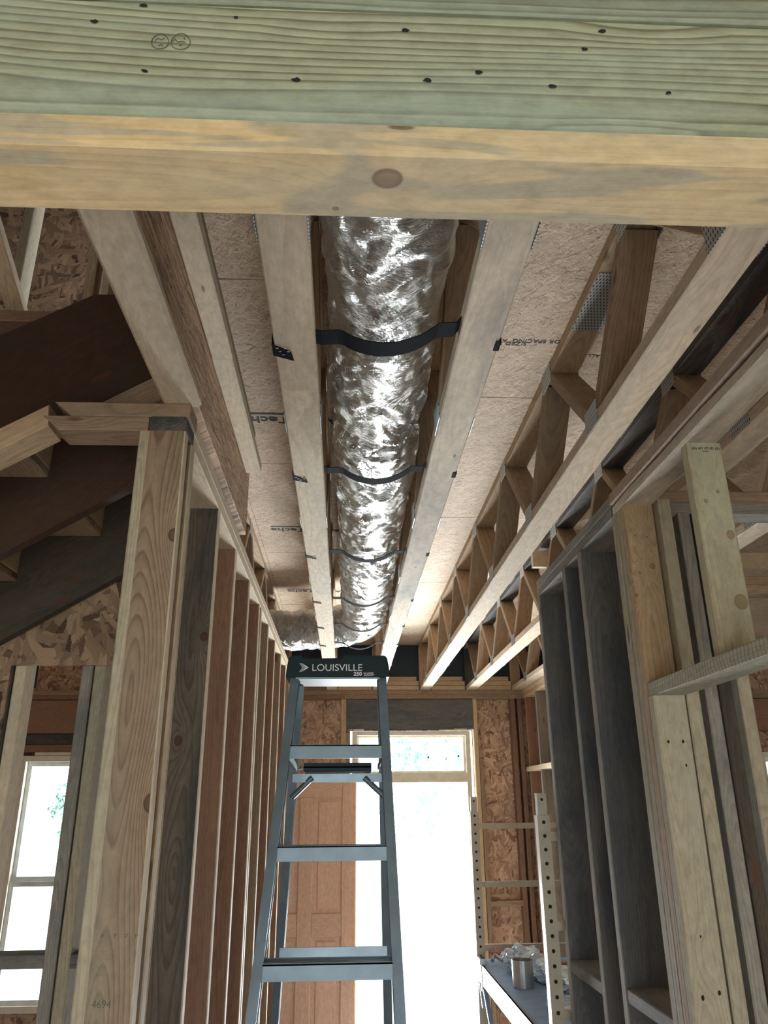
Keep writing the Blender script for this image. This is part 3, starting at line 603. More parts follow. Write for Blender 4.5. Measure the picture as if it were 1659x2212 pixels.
# ---------------------------------------------------------------- right-hand rooms: transverse walls
def cross_wall(y, x0, x1, studs, plates, lab, m2='grey', top2='brown'):
    for k, (z0, z1, s) in enumerate(((Z1, Z2, 'lower'), (Z2, ZP, 'upper'))):
        o = bx('top_plate', x0, x1, y, y+D, z0, z1, (m2, top2)[k]); tag(o, '%s plate of the %s' % (s, lab), 'wall plate')
    for (x, m_, lb) in studs:
        o = bx('wall_stud', x, x+T, y, y+D, T, Z1-.001, m_); tag(o, lb, 'wall stud', 'studs of the '+lab)
cross_wall(2.20, .974, 4.4, [(.974, 'olive', 'first stud right of the jack stud in the near cross wall'), (1.034, 'grey', 'second stud right of the jack stud, with a bright left side'), (1.078, 'stairgrey', 'dark brown stud left of the bright slit, near cross wall'),
    (1.135, 'olive', 'greenish stud nearest the right-hand window, near cross wall'), (1.77, 'pine', 'stud right of the right-hand window, near cross wall')], 1, 'near cross wall on the right')
cross_wall(3.17, .98, 4.4, [(1.455, 'pale', 'bright yellowish stud of the far cross wall on the right'), (1.505, 'dark', 'dark stud beside the bright yellowish one, far cross wall'), (1.97, 'red', 'red-brown stud of the far cross wall'), (2.38, 'pine', 'farthest visible stud of the far cross wall')], 1, 'far cross wall on the right', 'brown', 'brown')
o = bx('strongback', 1.0, 4.4, 3.9, 3.94, 3.03, 3.12, 'pale'); tag(o, 'light strongback board crossing the trusses on the right', 'strongback')
for k, (x, lb) in enumerate(((.97, 'dark blocking low in the near cross wall'), (1.07, 'grey blocking right of the dark one in the near cross wall'))):
    o = bx('blocking', x+.106-.001, x+.164, 2.205, 2.285, 1.30, 1.338, 'dark'); tag(o, lb, 'blocking')
# ---------------------------------------------------------------- front wall (y = 6.75)
YF = 6.75
def fstud(x0, x1, z0, z1, m_, lb): o = bx('wall_stud', x0, x1, YF, YF+D, z0, z1, m_); return tag(o, lb, 'wall stud', 'studs of the front wall')
# sheathing outside
sh = MB()
wins = [(-2.66, -1.86, .42, 2.24), (3.55, 4.35, .42, 2.24)]
dx0, dx1, dzt = .045, 1.095, 2.435
xs = [-3.4, -2.66, -1.86, dx0, dx1, 3.55, 4.35, 4.6]
for i in range(7):
    x0, x1 = xs[i], xs[i+1]
    if i in (1, 5): sh.box(x0, x1, YF+D, YF+D+.011, 0, .42); sh.box(x0, x1, YF+D, YF+D+.011, 2.24, 3.17)
    elif i == 3: sh.box(x0, x1, YF+D, YF+D+.011, dzt, 2.80)
    else: sh.box(x0, x1, YF+D, YF+D+.011, 0, 2.80)
o = sh.build('wall_front', ['osb']); tag(o, 'red-brown strand board sheathing of the front wall', 'wall', kind='structure')
o = MB().box(-3.4, 4.6, YF+D+.002, YF+D+.02, 2.80, 3.20).build('wall_rim', ['wrap']); tag(o, 'dark blue panel behind the truss ends', 'wall', kind='structure')  # plain dark blue panel closing off the truss ends
for k, (z0, z1, m_, x0, x1, lb) in enumerate(((Z2, ZP, 'brown', -3.3, 4.5, 'upper top plate of the front wall'), (Z1, Z2, 'red', -3.3, .0, 'lower top plate of the front wall, left piece'), (Z1, Z2, 'brown', .003, 4.5, 'lower top plate of the front wall, right piece'))):
    o = bx('top_plate', x0, x1, YF, YF+D, z0, z1, m_); tag(o, lb, 'wall plate', 'plates of the front wall')
fstud(-.470, -.425, T, Z1, 'brown', 'front wall stud left of the strand board, behind the ladder')
fstud(-.035, .010, T, Z1, 'pine', 'front wall king stud left of the door header'); fstud(.012, .043, T, 2.41, 'brown', 'jack stud at the left of the front door')
fstud(1.100, 1.135, T, Z1, 'pine', 'front wall king stud right of the door'); fstud(1.138, 1.172, T, 2.2, 'brown', 'extra stud beside the right king stud')
fstud(1.430, 1.468, T, Z1, 'red', 'front wall stud near the right corner'); fstud(1.490, 1.528, T, Z1, 'red', 'corner stud of the front wall')
o = bx('door_header', .012, 1.098, YF-.004, YF+.06, 2.440, 2.690, 'blue'); tag(o, 'dark weathered double header over the front door transom', 'header')
o = bx('blocking', 1.17, 1.43, YF, YF+D, 1.08, 1.118, 'brown'); tag(o, 'blocking in the strand board bay right of the front door', 'blocking')
# stacked blocks between truss ends
for i, (x0, x1) in enumerate(((-.47, -.165), (-.068, .232), (.328, .642), (.742, 1.045), (1.145, 1.45), (-1.28, -.975), (-2.09, -1.785), (-1.68, -1.38))):
    for k in range(3):
        if i == 0 and k == 2: continue
        o = bx('rim_block', x0+.004, x1-.004-.02*(k == 2), YF+.001, YF+.05, ZP+.001+k*.0385, ZP+.0375+k*.0385, 'pine' if i else 'red')
        tag(o, '%s block of the stack %s' % (('bottom', 'middle', 'top')[k], ('left of the truss over the ladder', 'between the duct trusses', 'right of the duct trusses', 'between the pale chord and the next truss', 'nearest the right corner', 'over the left rooms, nearest the hallway', 'over the left window', 'over the left rooms, middle bay')[i]), 'block', 'blocks between the truss ends')
# windows and door
def window(name, x0, x1, z0, z1, zm, lb):
    t = thing(name, (x0, YF, z0), lb, 'window', kind='structure')
    fw = .045
    m = MB(); m.box(x0, x0+fw, YF-.01, YF+.09, z0, z1); m.box(x1-fw, x1, YF-.01, YF+.09, z0, z1); m.box(x0+fw, x1-fw, YF-.01, YF+.09, z1-fw, z1); m.box(x0+fw, x1-fw, YF-.01, YF+.09, z0, z0+fw)
    m.build('window_frame', ['frame'], t)
    m = MB(); a, b = x0+fw, x1-fw
    for (p, q, y) in ((zm, z1-fw, YF+.045), (z0+fw, zm-.0, YF+.02)):
        m.box(a, a+.035, y, y+.025, p, q); m.box(b-.035, b, y, y+.025, p, q); m.box(a+.035, b-.035, y, y+.025, q-.035, q); m.box(a+.035, b-.035, y, y+.025, p, p+.035)
    m.build('sash', ['vinyl'], t)
    MB().box(a+.035, b-.035, YF+.055, YF+.059, zm+.035, z1-fw-.035).build('pane', ['glass'], t)
    MB().box(a+.035, b-.035, YF+.03, YF+.034, z0+fw+.035, zm-.035).build('pane', ['glass'], t)
    return t
w1 = window('window_1', -2.655, -1.865, .42, 2.24, 1.30, 'tall white single-hung window at the far left')
MB().box(-2.16, -2.04, YF+.049, YF+.053, 1.82, 2.02).build('sticker', ['greens'], w1)
MB().box(-2.55, -2.25, YF-.005, YF+.01, 2.243, 2.268).build('spray_foam', ['foam'], w1)
window('window_2', 3.555, 4.345, .42, 2.24, 1.30, 'white window at the far right edge')
fstud(-2.76, -2.70, T, Z1, 'red', 'stud left of the far left window'); fstud(-1.86, -1.80, T, Z1, 'red', 'stud right of the far left window')
fstud(3.49, 3.545, T, Z1, 'red', 'stud left of the far right window')
o = bx('window_header', -2.69, -1.86, YF-.004, YF+.05, 2.42, 2.69, 'red'); tag(o, 'red-brown nailed header above the far left window', 'header')
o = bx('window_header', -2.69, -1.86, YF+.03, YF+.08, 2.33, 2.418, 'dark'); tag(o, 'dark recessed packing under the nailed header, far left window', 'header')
o = bx('blocking', -2.69, -1.86, YF, YF+.08, 2.27, 2.328, 'red'); tag(o, 'flat rough sill board right above the far left window', 'blocking')
o = bx('window_header', 3.50, 4.4, YF-.004, YF+.05, 2.42, 2.69, 'red'); tag(o, 'red-brown header above the far right window', 'header')
# door frame with transom
dr = thing('door_1', (.57, YF, 0), 'front door frame with a transom window, open to the bright yard', 'door', kind='structure')
m = MB(); fr = .038
X0, X1 = .062, 1.062
m.box(X0, X0+fr, YF-.012, YF+.11, 0, 2.425); m.box(X1-fr, X1, YF-.012, YF+.11, 0, 2.425); m.box(X0+fr, X1-fr, YF-.012, YF+.11, 2.39, 2.425); m.box(X0+fr, X1-fr, YF-.012, YF+.11, 2.012, 2.085); m.box(X0, X1, YF, YF+.11, 0, .02)
m.build('door_frame', ['frame'], dr)
m = MB(); m.box(X0+fr, X0+fr+.018, YF+.03, YF+.05, 2.085, 2.39); m.box(X1-fr-.018, X1-fr, YF+.03, YF+.05, 2.085, 2.39); m.box(X0+fr+.018, X1-fr-.018, YF+.03, YF+.05, 2.372, 2.39); m.box(X0+fr+.018, X1-fr-.018, YF+.03, YF+.05, 2.085, 2.103)
m.build('transom_sash', ['frame'], dr)
MB().box(X0+fr+.018, X1-fr-.018, YF+.038, YF+.042, 2.103, 2.372).build('transom_pane', ['glass'], dr)
m = MB(); m.box(.70, .715, YF+.034, YF+.0375, 2.205, 2.222); m.box(.955, .97, YF+.034, YF+.0375, 2.212, 2.229); m.build('sticker', ['hole'], dr)
MB().box(.93, 1.04, YF-.016, YF-.002, 2.428, 2.442).box(.80, .93, YF-.012, YF-.002, 2.428, 2.436).box(.07, .16, YF-.016, YF-.002, 2.428, 2.442).build('spray_foam', ['foam'], dr)
# door leaf swung flat against the wall on the left
dl = thing('door_2', (.09, YF-.06, .01), 'reddish panelled wooden front door leaf swung open against the wall', 'door', kind='structure')
W_, H_ = .914, 2.02; xl = .095-W_
def leafbox(m, a, b, z0, z1, y0, y1): m.box(xl+a, xl+b, y0, y1, z0, z1)
y0, y1 = YF-.10, YF-.055
for (nm_, a, b, z0, z1) in (('stile', 0, .115, .01, 2.03), ('stile', .80, .914, .01, 2.03), ('stile', .46, .575, .25, 1.90), ('rail', .115, .80, 1.90, 2.03), ('rail', .115, .80, .01, .25), ('rail', .115, .46, .90, 1.06), ('rail', .575, .80, .90, 1.06)):
    d_ = (b-a, z1-z0)
    o = bx(nm_, xl+a, xl+b, y0, y1, z0, z1, 'doorskin', dl, bow=0, ch=.006)
for (a, b) in ((.115, .46), (.575, .80)):
    for (z0, z1) in ((.25, .90), (1.06, 1.90)):
        bx('door_panel', xl+a-.004, xl+b+.004, y0+.018, y1-.01, z0-.004, z1+.004, 'doorskin', dl, bow=0)
        bx('raised_panel', xl+a+.035, xl+b-.035, y0+.008, y1-.02, z0+.035, z1-.035, 'doorskin', dl, bow=0, ch=.008)
# ---------------------------------------------------------------- right side wall of the entry (x = 1.54)
XS = 1.54
for (y, m_, lb) in ((6.64, 'red', 'corner stud of the entry side wall'), (6.26, 'grey', 'dark grey stud in the entry side wall above the ledge'), (5.86, 'pine', 'entry side wall stud next to the dark grey one'), (5.45, 'brown', 'near stud of the entry side wall'), (5.04, 'brown', 'nearest stud of the entry side wall')):
    o = bx('wall_stud', XS, XS+D, y, y+T, T, Z1, m_); tag(o, lb, 'wall stud', 'studs of the entry side wall')
for (z0, z1, s) in ((Z1, Z2, 'lower'), (Z2, ZP, 'upper')):
    o = bx('top_plate', XS, XS+D, 3.27, YF-.002, z0, z1, 'pine'); tag(o, '%s top plate of the entry side wall' % s, 'wall plate', 'plates of the entry side wall')
o = bx('blocking', XS-.01, XS+D, 5.1, YF-.002, 2.09, 2.128, 'pale'); tag(o, 'bright ledge board across the entry side wall studs', 'blocking')
o = MB().box(XS+D, XS+D+.011, 3.6, YF+D, 0, Z1).build('wall_right', ['osb']); tag(o, 'strand board on the entry side wall', 'wall', kind='structure')
o = MB().box(-3.42, -3.40, -3.6, 6.9, 0, 3.2).build('wall_left', ['osb']); tag(o, 'outer left wall of the house', 'wall', kind='structure')
o = MB().box(4.60, 4.62, -3.6, 6.9, 0, 3.2).build('wall_outer_right', ['osb']); tag(o, 'outer right wall of the house', 'wall', kind='structure')
# ---------------------------------------------------------------- foil duct
def duct():
    R = .138; zc = 2.893
    ctl = []
    for y in np.linspace(-.9, 4.45, 500): ctl.append((.072+.035*min(1, max(0, (y-.8)/3.5)), y, zc))
    cx, cy, r0 = .107-.56, 4.45, .56
    for a in np.linspace(0, math.pi/2, 90)[1:]: ctl.append((cx+r0*math.cos(a), cy+r0*math.sin(a), zc+.024*math.sin(a)))
    for x in np.linspace(cx, -1.7, 120)[1:]: ctl.append((x, cy+r0+.02*math.sin((x-cx)*3), zc+.024))
    P_ = np.array(ctl); ds = np.r_[0, np.cumsum(np.linalg.norm(np.diff(P_, axis=0), axis=1))]
    n = int(ds[-1]/.0075); s = np.linspace(0, ds[-1], n); Q = np.stack([np.interp(s, ds, P_[:, k]) for k in range(3)], 1)
    # sag between straps
    Tn = np.gradient(Q, axis=0); Tn /= np.linalg.norm(Tn, axis=1)[:, None]
    U_ = np.cross(Tn, [0, 0, 1.0]); U_ /= np.linalg.norm(U_, axis=1)[:, None]; V_ = np.cross(U_, Tn)
    m = 132; th = np.linspace(0, 2*np.pi, m, endpoint=False)
    S, TH = np.meshgrid(s, th, indexing='ij')
    straps = [1.40, 2.12, 2.93, 3.66, 4.27, 4.75]; ss = [y+.9 for y in straps]
    pinch = np.zeros_like(s)
    for q in ss: pinch += np.exp(-((s-q)/.05)**2)*.006
    prof = R + .003*np.sin(s*4.2+1) - pinch
    for q, d_ in ((1.83+.9, .004), (2.02+.9, .003), (2.62+.9, .003), (3.3+.9, .004)): prof -= d_*np.exp(-((s-q)/.02)**2)
    rg = np.random.RandomState(5); disp = np.zeros_like(S)
    warp = .05*np.sin(3*TH+S*5)+.03*np.sin(5*TH-S*9+2)+.02*np.sin(2*TH+S*23)
    for i in range(46):
        fs = rg.uniform(30, 210); ft = rg.randint(0, 7); a = .032*R*rg.uniform(.4, 1)*(30/fs)**.8
        disp += a*(1-2*np.abs(np.sin(.5*(fs*(S+warp*rg.uniform(.2, 1.0))+ft*TH*rg.choice([-1, 1])+rg.uniform(0, 6.28)))))
    for i in range(30):
        fs = rg.uniform(8, 60); ft = rg.randint(2, 9); a = .0005
        disp += a*(1-2*np.abs(np.sin(.5*(fs*(S+warp)+ft*TH*rg.choice([-1, 1])+rg.uniform(0, 6.28)))))
    crump = np.exp(-((S-(1.93+.9))/.06)**2)*1.2
    disp *= (.55+.45*np.sin(S*3.1+TH)**2 + crump)
    r = prof[:, None]+disp*.75
    cs, sn = np.cos(TH), np.sin(TH)
    # keep inside the gap sideways: slightly flattened bottom at straps
    X = Q[:, None, :] + U_[:, None, :]*(r*cs)[..., None]*1.0 + V_[:, None, :]*(r*sn)[..., None]
    V = X.reshape(-1, 3); F = []
    idx = np.arange(n*m).reshape(n, m); a = idx[:-1]; b = idx[1:]; a2 = np.roll(a, -1, 1); b2 = np.roll(b, -1, 1)
    F = np.stack([a, a2, b2, b], -1).reshape(-1, 4).tolist()
    uv = np.stack([S.ravel(), (np.where(TH > np.pi, 2*np.pi-TH, TH)*R).ravel()], 1)
    o = mesh_obj('foil_duct', V.tolist(), F, 'foil', None, Matrix(), smooth=True, uv=uv)
    tag(o, 'silver foil wrapped flexible duct strapped between two trusses, bending left at its far end', 'air duct')
duct()
def strap(y, wdt, lb, dy=.0, short=0):
    t = thing('hanging_strap', (.08, y, ZP), lb, 'duct strap', 'black straps under the foil duct')
    n = 26; V = []; F = []; cxs = .085; R = .150
    pts = []
    xa, xb = -.070, .234
    for i in range(n+1):
        u = i/n; x = xa+(xb-xa)*u
        zc = 2.893; q = (x-cxs)/R; zl = zc - R*math.sqrt(max(0, 1-q*q)) if abs(q) < 1 else zc
        zl = min(zl, ZP+.012+.0*u)
        pts.append((x, y+dy*(u-.0)*(1 if True else 0), zl-.002))
    pts[0] = (xa, y, ZP+.014); pts[-1] = (xb, y+dy, ZP+.024)
    for (x, yy, z) in pts:
        V += [(x, yy-wdt/2, z), (x, yy+wdt/2, z), (x, yy+wdt/2, z+.002), (x, yy-wdt/2, z+.002)]
    for i in range(n):
        for k in range(4): k2 = (k+1) % 4; F.append((i*4+k, i*4+k2, (i+1)*4+k2, (i+1)*4+k))
    F.append((3, 2, 1, 0)); F.append((n*4, n*4+1, n*4+2, n*4+3))
    mesh_obj('sling', V, F, 'strap', t, Matrix())
    # end wrapped under the left chord
    mb = MB(); x0 = -.116-D/2
    V = [(x0-.004, y+.030-wdt*.42, ZP-.0015), (x0+.036, y+.052-wdt*.36, ZP-.004), (x0+.040, y+.050+wdt*.40, ZP-.0025), (x0-.004, y+.030+wdt*.42, ZP-.0015)]
    V += [(a, b, c+.0015) for a, b, c in V] + [(x0-.004, y+.030-wdt*.42, ZP+.04), (x0-.004, y+.030+wdt*.42, ZP+.04), (x0-.002, y+.030-wdt*.42, ZP+.04), (x0-.002, y+.030+wdt*.42, ZP+.04)]
    F = [(0, 1, 2, 3), (7, 6, 5, 4), (0, 4, 5, 1), (1, 5, 6, 2), (2, 6, 7, 3), (0, 3, 9, 8), (8, 9, 11, 10), (4, 10, 11, 7)]
    e = mesh_obj('stapled_end', V, F, 'strap', t, Matrix())
    s_ = MB()
    for k in range(5): s_.box(x0+.004+.006*k, x0+.010+.006*k, y+.03+(.012*(k % 3)-.012)*wdt/.05, y+.0315+(.012*(k % 3)-.012)*wdt/.05, ZP-.0048, ZP-.0030)
    s_.build('staple', ['galv'], e)
    x1 = .279+D/2
    MB().box(x1-.010, x1+.002, y-.02, y+.016, ZP-.0018, ZP).box(x1, x1+.002, y-.02, y+.016, ZP-.0018, ZP+.05).build('strap_tail', ['strap'], t)
strap(1.405, .052, 'wide black woven strap, nearest the header', -.045)
strap(2.10, .042, 'second black strap from the header', -.02); strap(2.885, .040, 'third black strap from the header', 0); strap(3.62, .040, 'fourth black strap from the header', 0)
strap(4.20, .040, 'fifth black strap, just before the bend', 0); strap(4.72, .038, 'last black strap, at the bend of the duct', 0)
# ---------------------------------------------------------------- stepladder
ld = thing('stepladder', (-.05, 2.6, 0), 'blue-grey aluminium stepladder with dark printed top cap in the hallway', 'stepladder')
ZC = 1.85+.412                                   # underside of cap
def fy(z): return 2.715-.25*(1.85+.387-z)        # front rail plane
def fxl(z): return -.179-.0765*(1.85+.387-z)+.0  # centre line of left front rail
def fxr(z): return .129+.034*(1.85+.387-z)
def rail(fx, s, name, yfun, wz=.030, dep=.072, zt=ZC+.02, mat='alu'):
    m = MB(); z0, z1 = .01, zt
    def P3(z, ox, oy): return (fx(z)+ox, yfun(z)+oy, z)
    # C channel: web faces outwards (side), two flanges
    def slab(ox0, ox1, oy0, oy1):
        k = len(m.v)
        for z in (z0, z1):
            m.v += [P3(z, ox0, oy0), P3(z, ox1, oy0), P3(z, ox1, oy1), P3(z, ox0, oy1)]
        for q in ((0, 3, 2, 1), (4, 5, 6, 7), (0, 1, 5, 4), (1, 2, 6, 5), (2, 3, 7, 6), (3, 0, 4, 7)): m.f.append(tuple(k+i for i in q)); m.m.append(0)
    h = wz/2
    slab(-h, h, 0, .003)                                   # front flange facing the viewer
    slab(-h if s < 0 else h-.003, -h+.003 if s < 0 else h, .003, dep)  # web
    slab(-h, h, dep, dep+.003)
    return m.build(name, [mat], ld)
rail(fxl, -1, 'front_rail', fy); rail(fxr, 1, 'front_rail', fy)
def ry_(z): return 2.90+.35*(1.85+.413-z)
def rxl(z): return -.170-.068*(1.85+.413-z)
def rxr(z): return .135+.030*(1.85+.413-z)
rail(rxl, -1, 'rear_rail', ry_, .030, .05, ZC+.0); rail(rxr, 1, 'rear_rail', ry_, .030, .05, ZC+.0)
for k, zt in enumerate((1.85+.183, 1.85-.122, 1.85-.427, 1.85-.732, 1.85-1.037, 1.85-1.342, 1.85-1.647)):
    m = MB(); a, b = fxl(zt-.02)+.014, fxr(zt-.02)-.014; y = fy(zt-.02)
    m.box(a, b, y+.004, y+.008, zt-.042, zt)          # front lip
    m.box(a, b, y+.004, y+.085, zt-.003, zt)          # tread
    m.box(a, b, y+.081, y+.085, zt-.035, zt)
    for q in range(4): m.box(a, b, y+.015+q*.018, y+.020+q*.018, zt, zt+.002)
    if k == 2: m.box(a, b, y+.084, y+.09, zt+.0, zt+.004)
    o = m.build('step', ['alu'], ld)
    rv = MB()
    for fx in (fxl, fxr):
        zz = zt-.03
        for dz in ((0, -.02) if k == 0 else (0,)): rv.tube([(fx(zz)+.003, y-.0015, zz+dz), (fx(zz)+.003, y+.001, zz+dz)], .0045, 10)
    rv.build('rivet', ['hole'], ld)
# cap
def cap():
    x0, x1 = -.203, .149; y0, y1 = 2.695, 2.93; z0, z1 = ZC, 1.85+.487
    prof = []
    prof = [(x0-.004, z0), (x0-.002, z0+.03), (x0+.004, z1-.012), (x0+.010, z1-.003), (x0+.018, z1), (x0+.050, z1), (x0+.052, z1-.009), (x0+.085, z1-.011), (x1-.160, z1-.009), (x1-.156, z1), (x1-.016, z1), (x1-.008, z1-.003), (x1-.003, z1-.012), (x1+.003, z0+.03), (x1+.004, z0)]
    n = len(prof); V = []; F = []
    for (y, i_) in ((y0, 0), (y1, 0)):
        V += [(x, y, z) for x, z in prof]
    F.append(tuple(reversed(range(n)))); F.append(tuple(range(n, 2*n)))
    for i in range(n): j = (i+1) % n; F.append((i, j, j+n, i+n))
    F = [tuple(reversed(f)) for f in F]
    c = mesh_obj('top_cap', V, F, 'cap', ld, Matrix())
    bv = c.modifiers.new('b', 'BEVEL'); bv.width = .003; bv.segments = 2; bv.limit_method = 'ANGLE'
    fyc = y0-.0006
    mw = basis((-.118, fyc, 1.85+.433), (1, 0, 0), (0, 0, 1))
    text_obj('lettering', 'LOUISVILLE', .0330, mw, 'white', c, sx=1.06, ext=.0003)
    text_obj('lettering', '250', .0175, basis((.028, fyc, 1.85+.4165), (1, 0, 0), (0, 0, 1)), 'white', c, sx=1.1, bold=.0006)
    text_obj('lettering', 'Lb LOAD', .0078, basis((.063, fyc, 1.85+.4225), (1, 0, 0), (0, 0, 1)), 'white', c, sx=1.1, bold=.0002)
    text_obj('lettering', 'CAPACITY', .0078, basis((.063, fyc, 1.85+.4155), (1, 0, 0), (0, 0, 1)), 'white', c, sx=1.0, bold=.0002)
    m = MB(); cx, cz = -.128, 1.85+.4445
    def tri(pts): k = len(m.v); m.v.extend([(x, fyc, z) for x, z in pts]); m.f.append(tuple(range(k, k+len(pts)))); m.m.append(0)
    tri([(cx, cz), (cx-.022, cz+.014), (cx-.012, cz)]); tri([(cx, cz), (cx-.012, cz), (cx-.022, cz-.014)])
    for d in (.0, .005): 
        tri([(cx-.014-d, cz), (cx-.025-d, cz+.015), (cx-.0275-d, cz+.015), (cx-.0165-d, cz)]); tri([(cx-.014-d, cz), (cx-.0165-d, cz), (cx-.0275-d, cz-.015), (cx-.025-d, cz-.015)])
    m.f = [tuple(reversed(f)) if False else f for f in m.f]
    m.build('logo', ['white'], c)
    MB().box(x0+.03, x1-.03, y0+.01, y0+.013, z0-.006, z0).build('cap_edge', ['aluflat'], c)
cap()
# rear braces, spreader arms, pail tray
m = MB()
for (z, hgt) in ((1.85+.090, .030), (1.85-.515, .045), (1.85-1.1, .03)):
    y = ry_(z); a, b = rxl(z), rxr(z)
    m = MB().box(a, b, y-.006, y-.002, z-hgt/2, z+hgt/2).box(a, b, y-.010, y-.002, z-hgt/2, z-hgt/2+.004).box(a, b, y-.010, y-.002, z+hgt/2-.004, z+hgt/2)
    m.build('rear_brace', ['aluflat'], ld)
for (a, b) in (((-.195, 3.03, 1.85+.022), (-.119, 3.005, 1.85+.092)), ((.151, 3.03, 1.85+.022), (.073, 3.005, 1.85+.090))):
    MB().tube([a, b], .0105, 10).build('diagonal_brace', ['alu'], ld)
for s, xa in ((-1, -.182), (1, .128)):
    MB().bar((xa, 2.68, 1.85+.150), (xa-.004*s, 3.0, 1.85+.125), .022, .004, (0, 0, 1)).build('spreader', ['alu'], ld)
MB().box(-.145, .095, 2.87, 2.99, 1.85+.120, 1.85+.125).box(-.145, .095, 2.87, 2.874, 1.85+.105, 1.85+.137).box(-.145, .095, 2.986, 2.99, 1.85+.105, 1.85+.137).box(-.145, -.141, 2.874, 2.986, 1.85+.105, 1.85+.137).box(.091, .095, 2.874, 2.986, 1.85+.105, 1.85+.137).build('pail_shelf', ['cap'], ld)
MB().tube([(-.168, 2.86, 1.85+.135), (-.160, 2.86, 1.85+.115), (-.150, 2.86, 1.85+.118), (-.146, 2.86, 1.85+.135)], .004, 8).build('shelf_hook', ['galv'], ld)
for fx, yf in ((fxl, fy), (fxr, fy), (rxl, ry_), (rxr, ry_)):
    z = .02; MB().box(fx(z)-.022, fx(z)+.022, yf(z)-.01, yf(z)+.085, 0, .035).build('foot', ['cap'], ld)
# ---------------------------------------------------------------- baker scaffold
sf = thing('rolling_scaffold', (1.15, 4.2, 0), 'khaki steel rolling scaffold with punched posts and sky-tinted deck, right of the door', 'scaffold')
def post(x, y, label=None):
    m = MB(); w_ = .05
    m.box(x-.025, x+.025, y-.025, y-.022, .12, 1.80); m.box(x-.025, x-.022, y-.022, y+.025, .12, 1.80); m.box(x+.022, x+.025, y-.022, y+.025, .12, 1.80); m.box(x-.022, x+.022, y+.022, y+.025, .12, 1.80)
    p = m.build('post', ['tan_steel'], sf)
    for k in range(31):
        z = .25+.0508*k
        if z > .8: MB().tube([(x, y-.0256, z), (x, y-.0245, z)], .0072, 10).build('pin_hole', ['hole'], p)
    MB().box(x-.019, x+.019, y-.019, y+.019, 1.80, 1.885).build('coupling_pin', ['tan_steel'], sf)
    MB().tube([(x, y-.0195, 1.86), (x, y-.0185, 1.86)], .006, 10).build('pin_hole', ['hole'], sf)
    cst = MB().tube([(x-.015, y, .06), (x+.015, y, .06)], .06, 18).build('caster', ['cap'], sf)
for x in (.805, 1.505):
    for y in (3.33, 5.09): post(x, y)
for y in (3.33, 5.09):
    for z in ((1.715, 1.39, 1.055, .60, .25) if y > 4 else (1.72, 1.40, 1.10, .60, .25)):
        MB().box(.831, 1.479, y-.016, y+.016, z-.016, z+.016).build('rung', ['tan_steel'], sf)
for x in (.782, 1.528):
    m = MB().box(x-.003, x+.003, 3.30, 5.07, .895, 1.0).box(x-.003, x+.018, 3.30, 5.07, .895, .899).box(x-.003, x+.018, 3.30, 5.07, .996, 1.0)
    m.build('side_rail', ['aluflat'], sf)
MB().box(.80, 1.51, 3.30, 5.07, .990, .999).build('deck', ['deck'], sf)
MB().box(.775, .80, 4.90, 4.93, .87, 1.03).box(.765, .80, 4.88, 4.95, 1.0, 1.03).build('latch', ['galv'], sf)
MB().bar((.79, 4.88, .88), (.83, 4.30, .10), .025, .012, (1, 0, 0)).bar((.79, 5.05, .92), (.79, 4.95, .78), .02, .01, (1, 0, 0)).build('diagonal_brace', ['galv'], sf)
# items on deck
m = MB().tube([(.905, 4.28, 1.0), (.905, 4.28, 1.115)], .052, 28)
V2 = MB(); n = 28
def can(x, y, r, z0, z1, name, mat, label, cat):
    V = []; F = []; n = 28
    for (rr3, z) in ((r, z0), (r, z1), (r-.003, z1), (r-.003, z0+.004)):
        for q in range(n): an = 2*math.pi*q/n; V.append((x+rr3*math.cos(an), y+rr3*math.sin(an), z))
    for i in range(3):
        for q in range(n): q2 = (q+1) % n; F.append((i*n+q, i*n+q2, (i+1)*n+q2, (i+1)*n+q))
    F.append(tuple(reversed(range(n)))); F.append(tuple(3*n+q for q in range(n)))
    o = mesh_obj(name, V, F, mat, None, Matrix(), smooth=False); tag(o, label, cat); return o
can(.892, 4.33, .052, 1.0, 1.118, 'tin_can', 'galv', 'open shiny tin can standing on the scaffold deck', 'can')
def crumple(name, path, rad, mat, lb, cat, flat=.6, seed=1, amp=.25):
    rg = np.random.RandomState(seed); V = []; F = []; n = 30; P_ = [Vector(p) for p in path]; K = 44
    for i in range(K+1):
        u = i/K*(len(P_)-1); j = min(int(u), len(P_)-2); p = P_[j].lerp(P_[j+1], u-j); t = (P_[j+1]-P_[j]).normalized(); s_ = t.cross(Vector((0, 0, 1))).normalized(); v_ = s_.cross(t)
        rr4 = (rad[j]*(1-(u-j))+rad[j+1]*(u-j))
        for q in range(n):
            an = 2*math.pi*q/n; r_ = rr4*(1+amp*(rg.rand()-.5)+.15*math.sin(5*an+i*.7)+.12*math.sin(i*1.9+an*2))
            w_ = p+s_*math.cos(an)*r_+v_*(math.sin(an)*r_*flat); w_.z = max(w_.z, 1.0005); V.append(tuple(w_))
    for i in range(K):
        for q in range(n): q2 = (q+1) % n; F.append((i*n+q, i*n+q2, (i+1)*n+q2, (i+1)*n+q))
    F.append(tuple(reversed(range(n)))); F.append(tuple(K*n+q for q in range(n)))
    o = mesh_obj(name, V, F, mat, None, Matrix()); return tag(o, lb, cat)
crumple('plastic_bag', [(.90, 4.80, 1.06), (.96, 4.66, 1.07), (1.03, 4.46, 1.05), (1.10, 4.24, 1.04), (1.16, 4.02, 1.02)], [.03, .085, .07, .06, .045], 'poly', 'crumpled clear plastic bag lying behind the tin can', 'plastic bag', .75, 3)
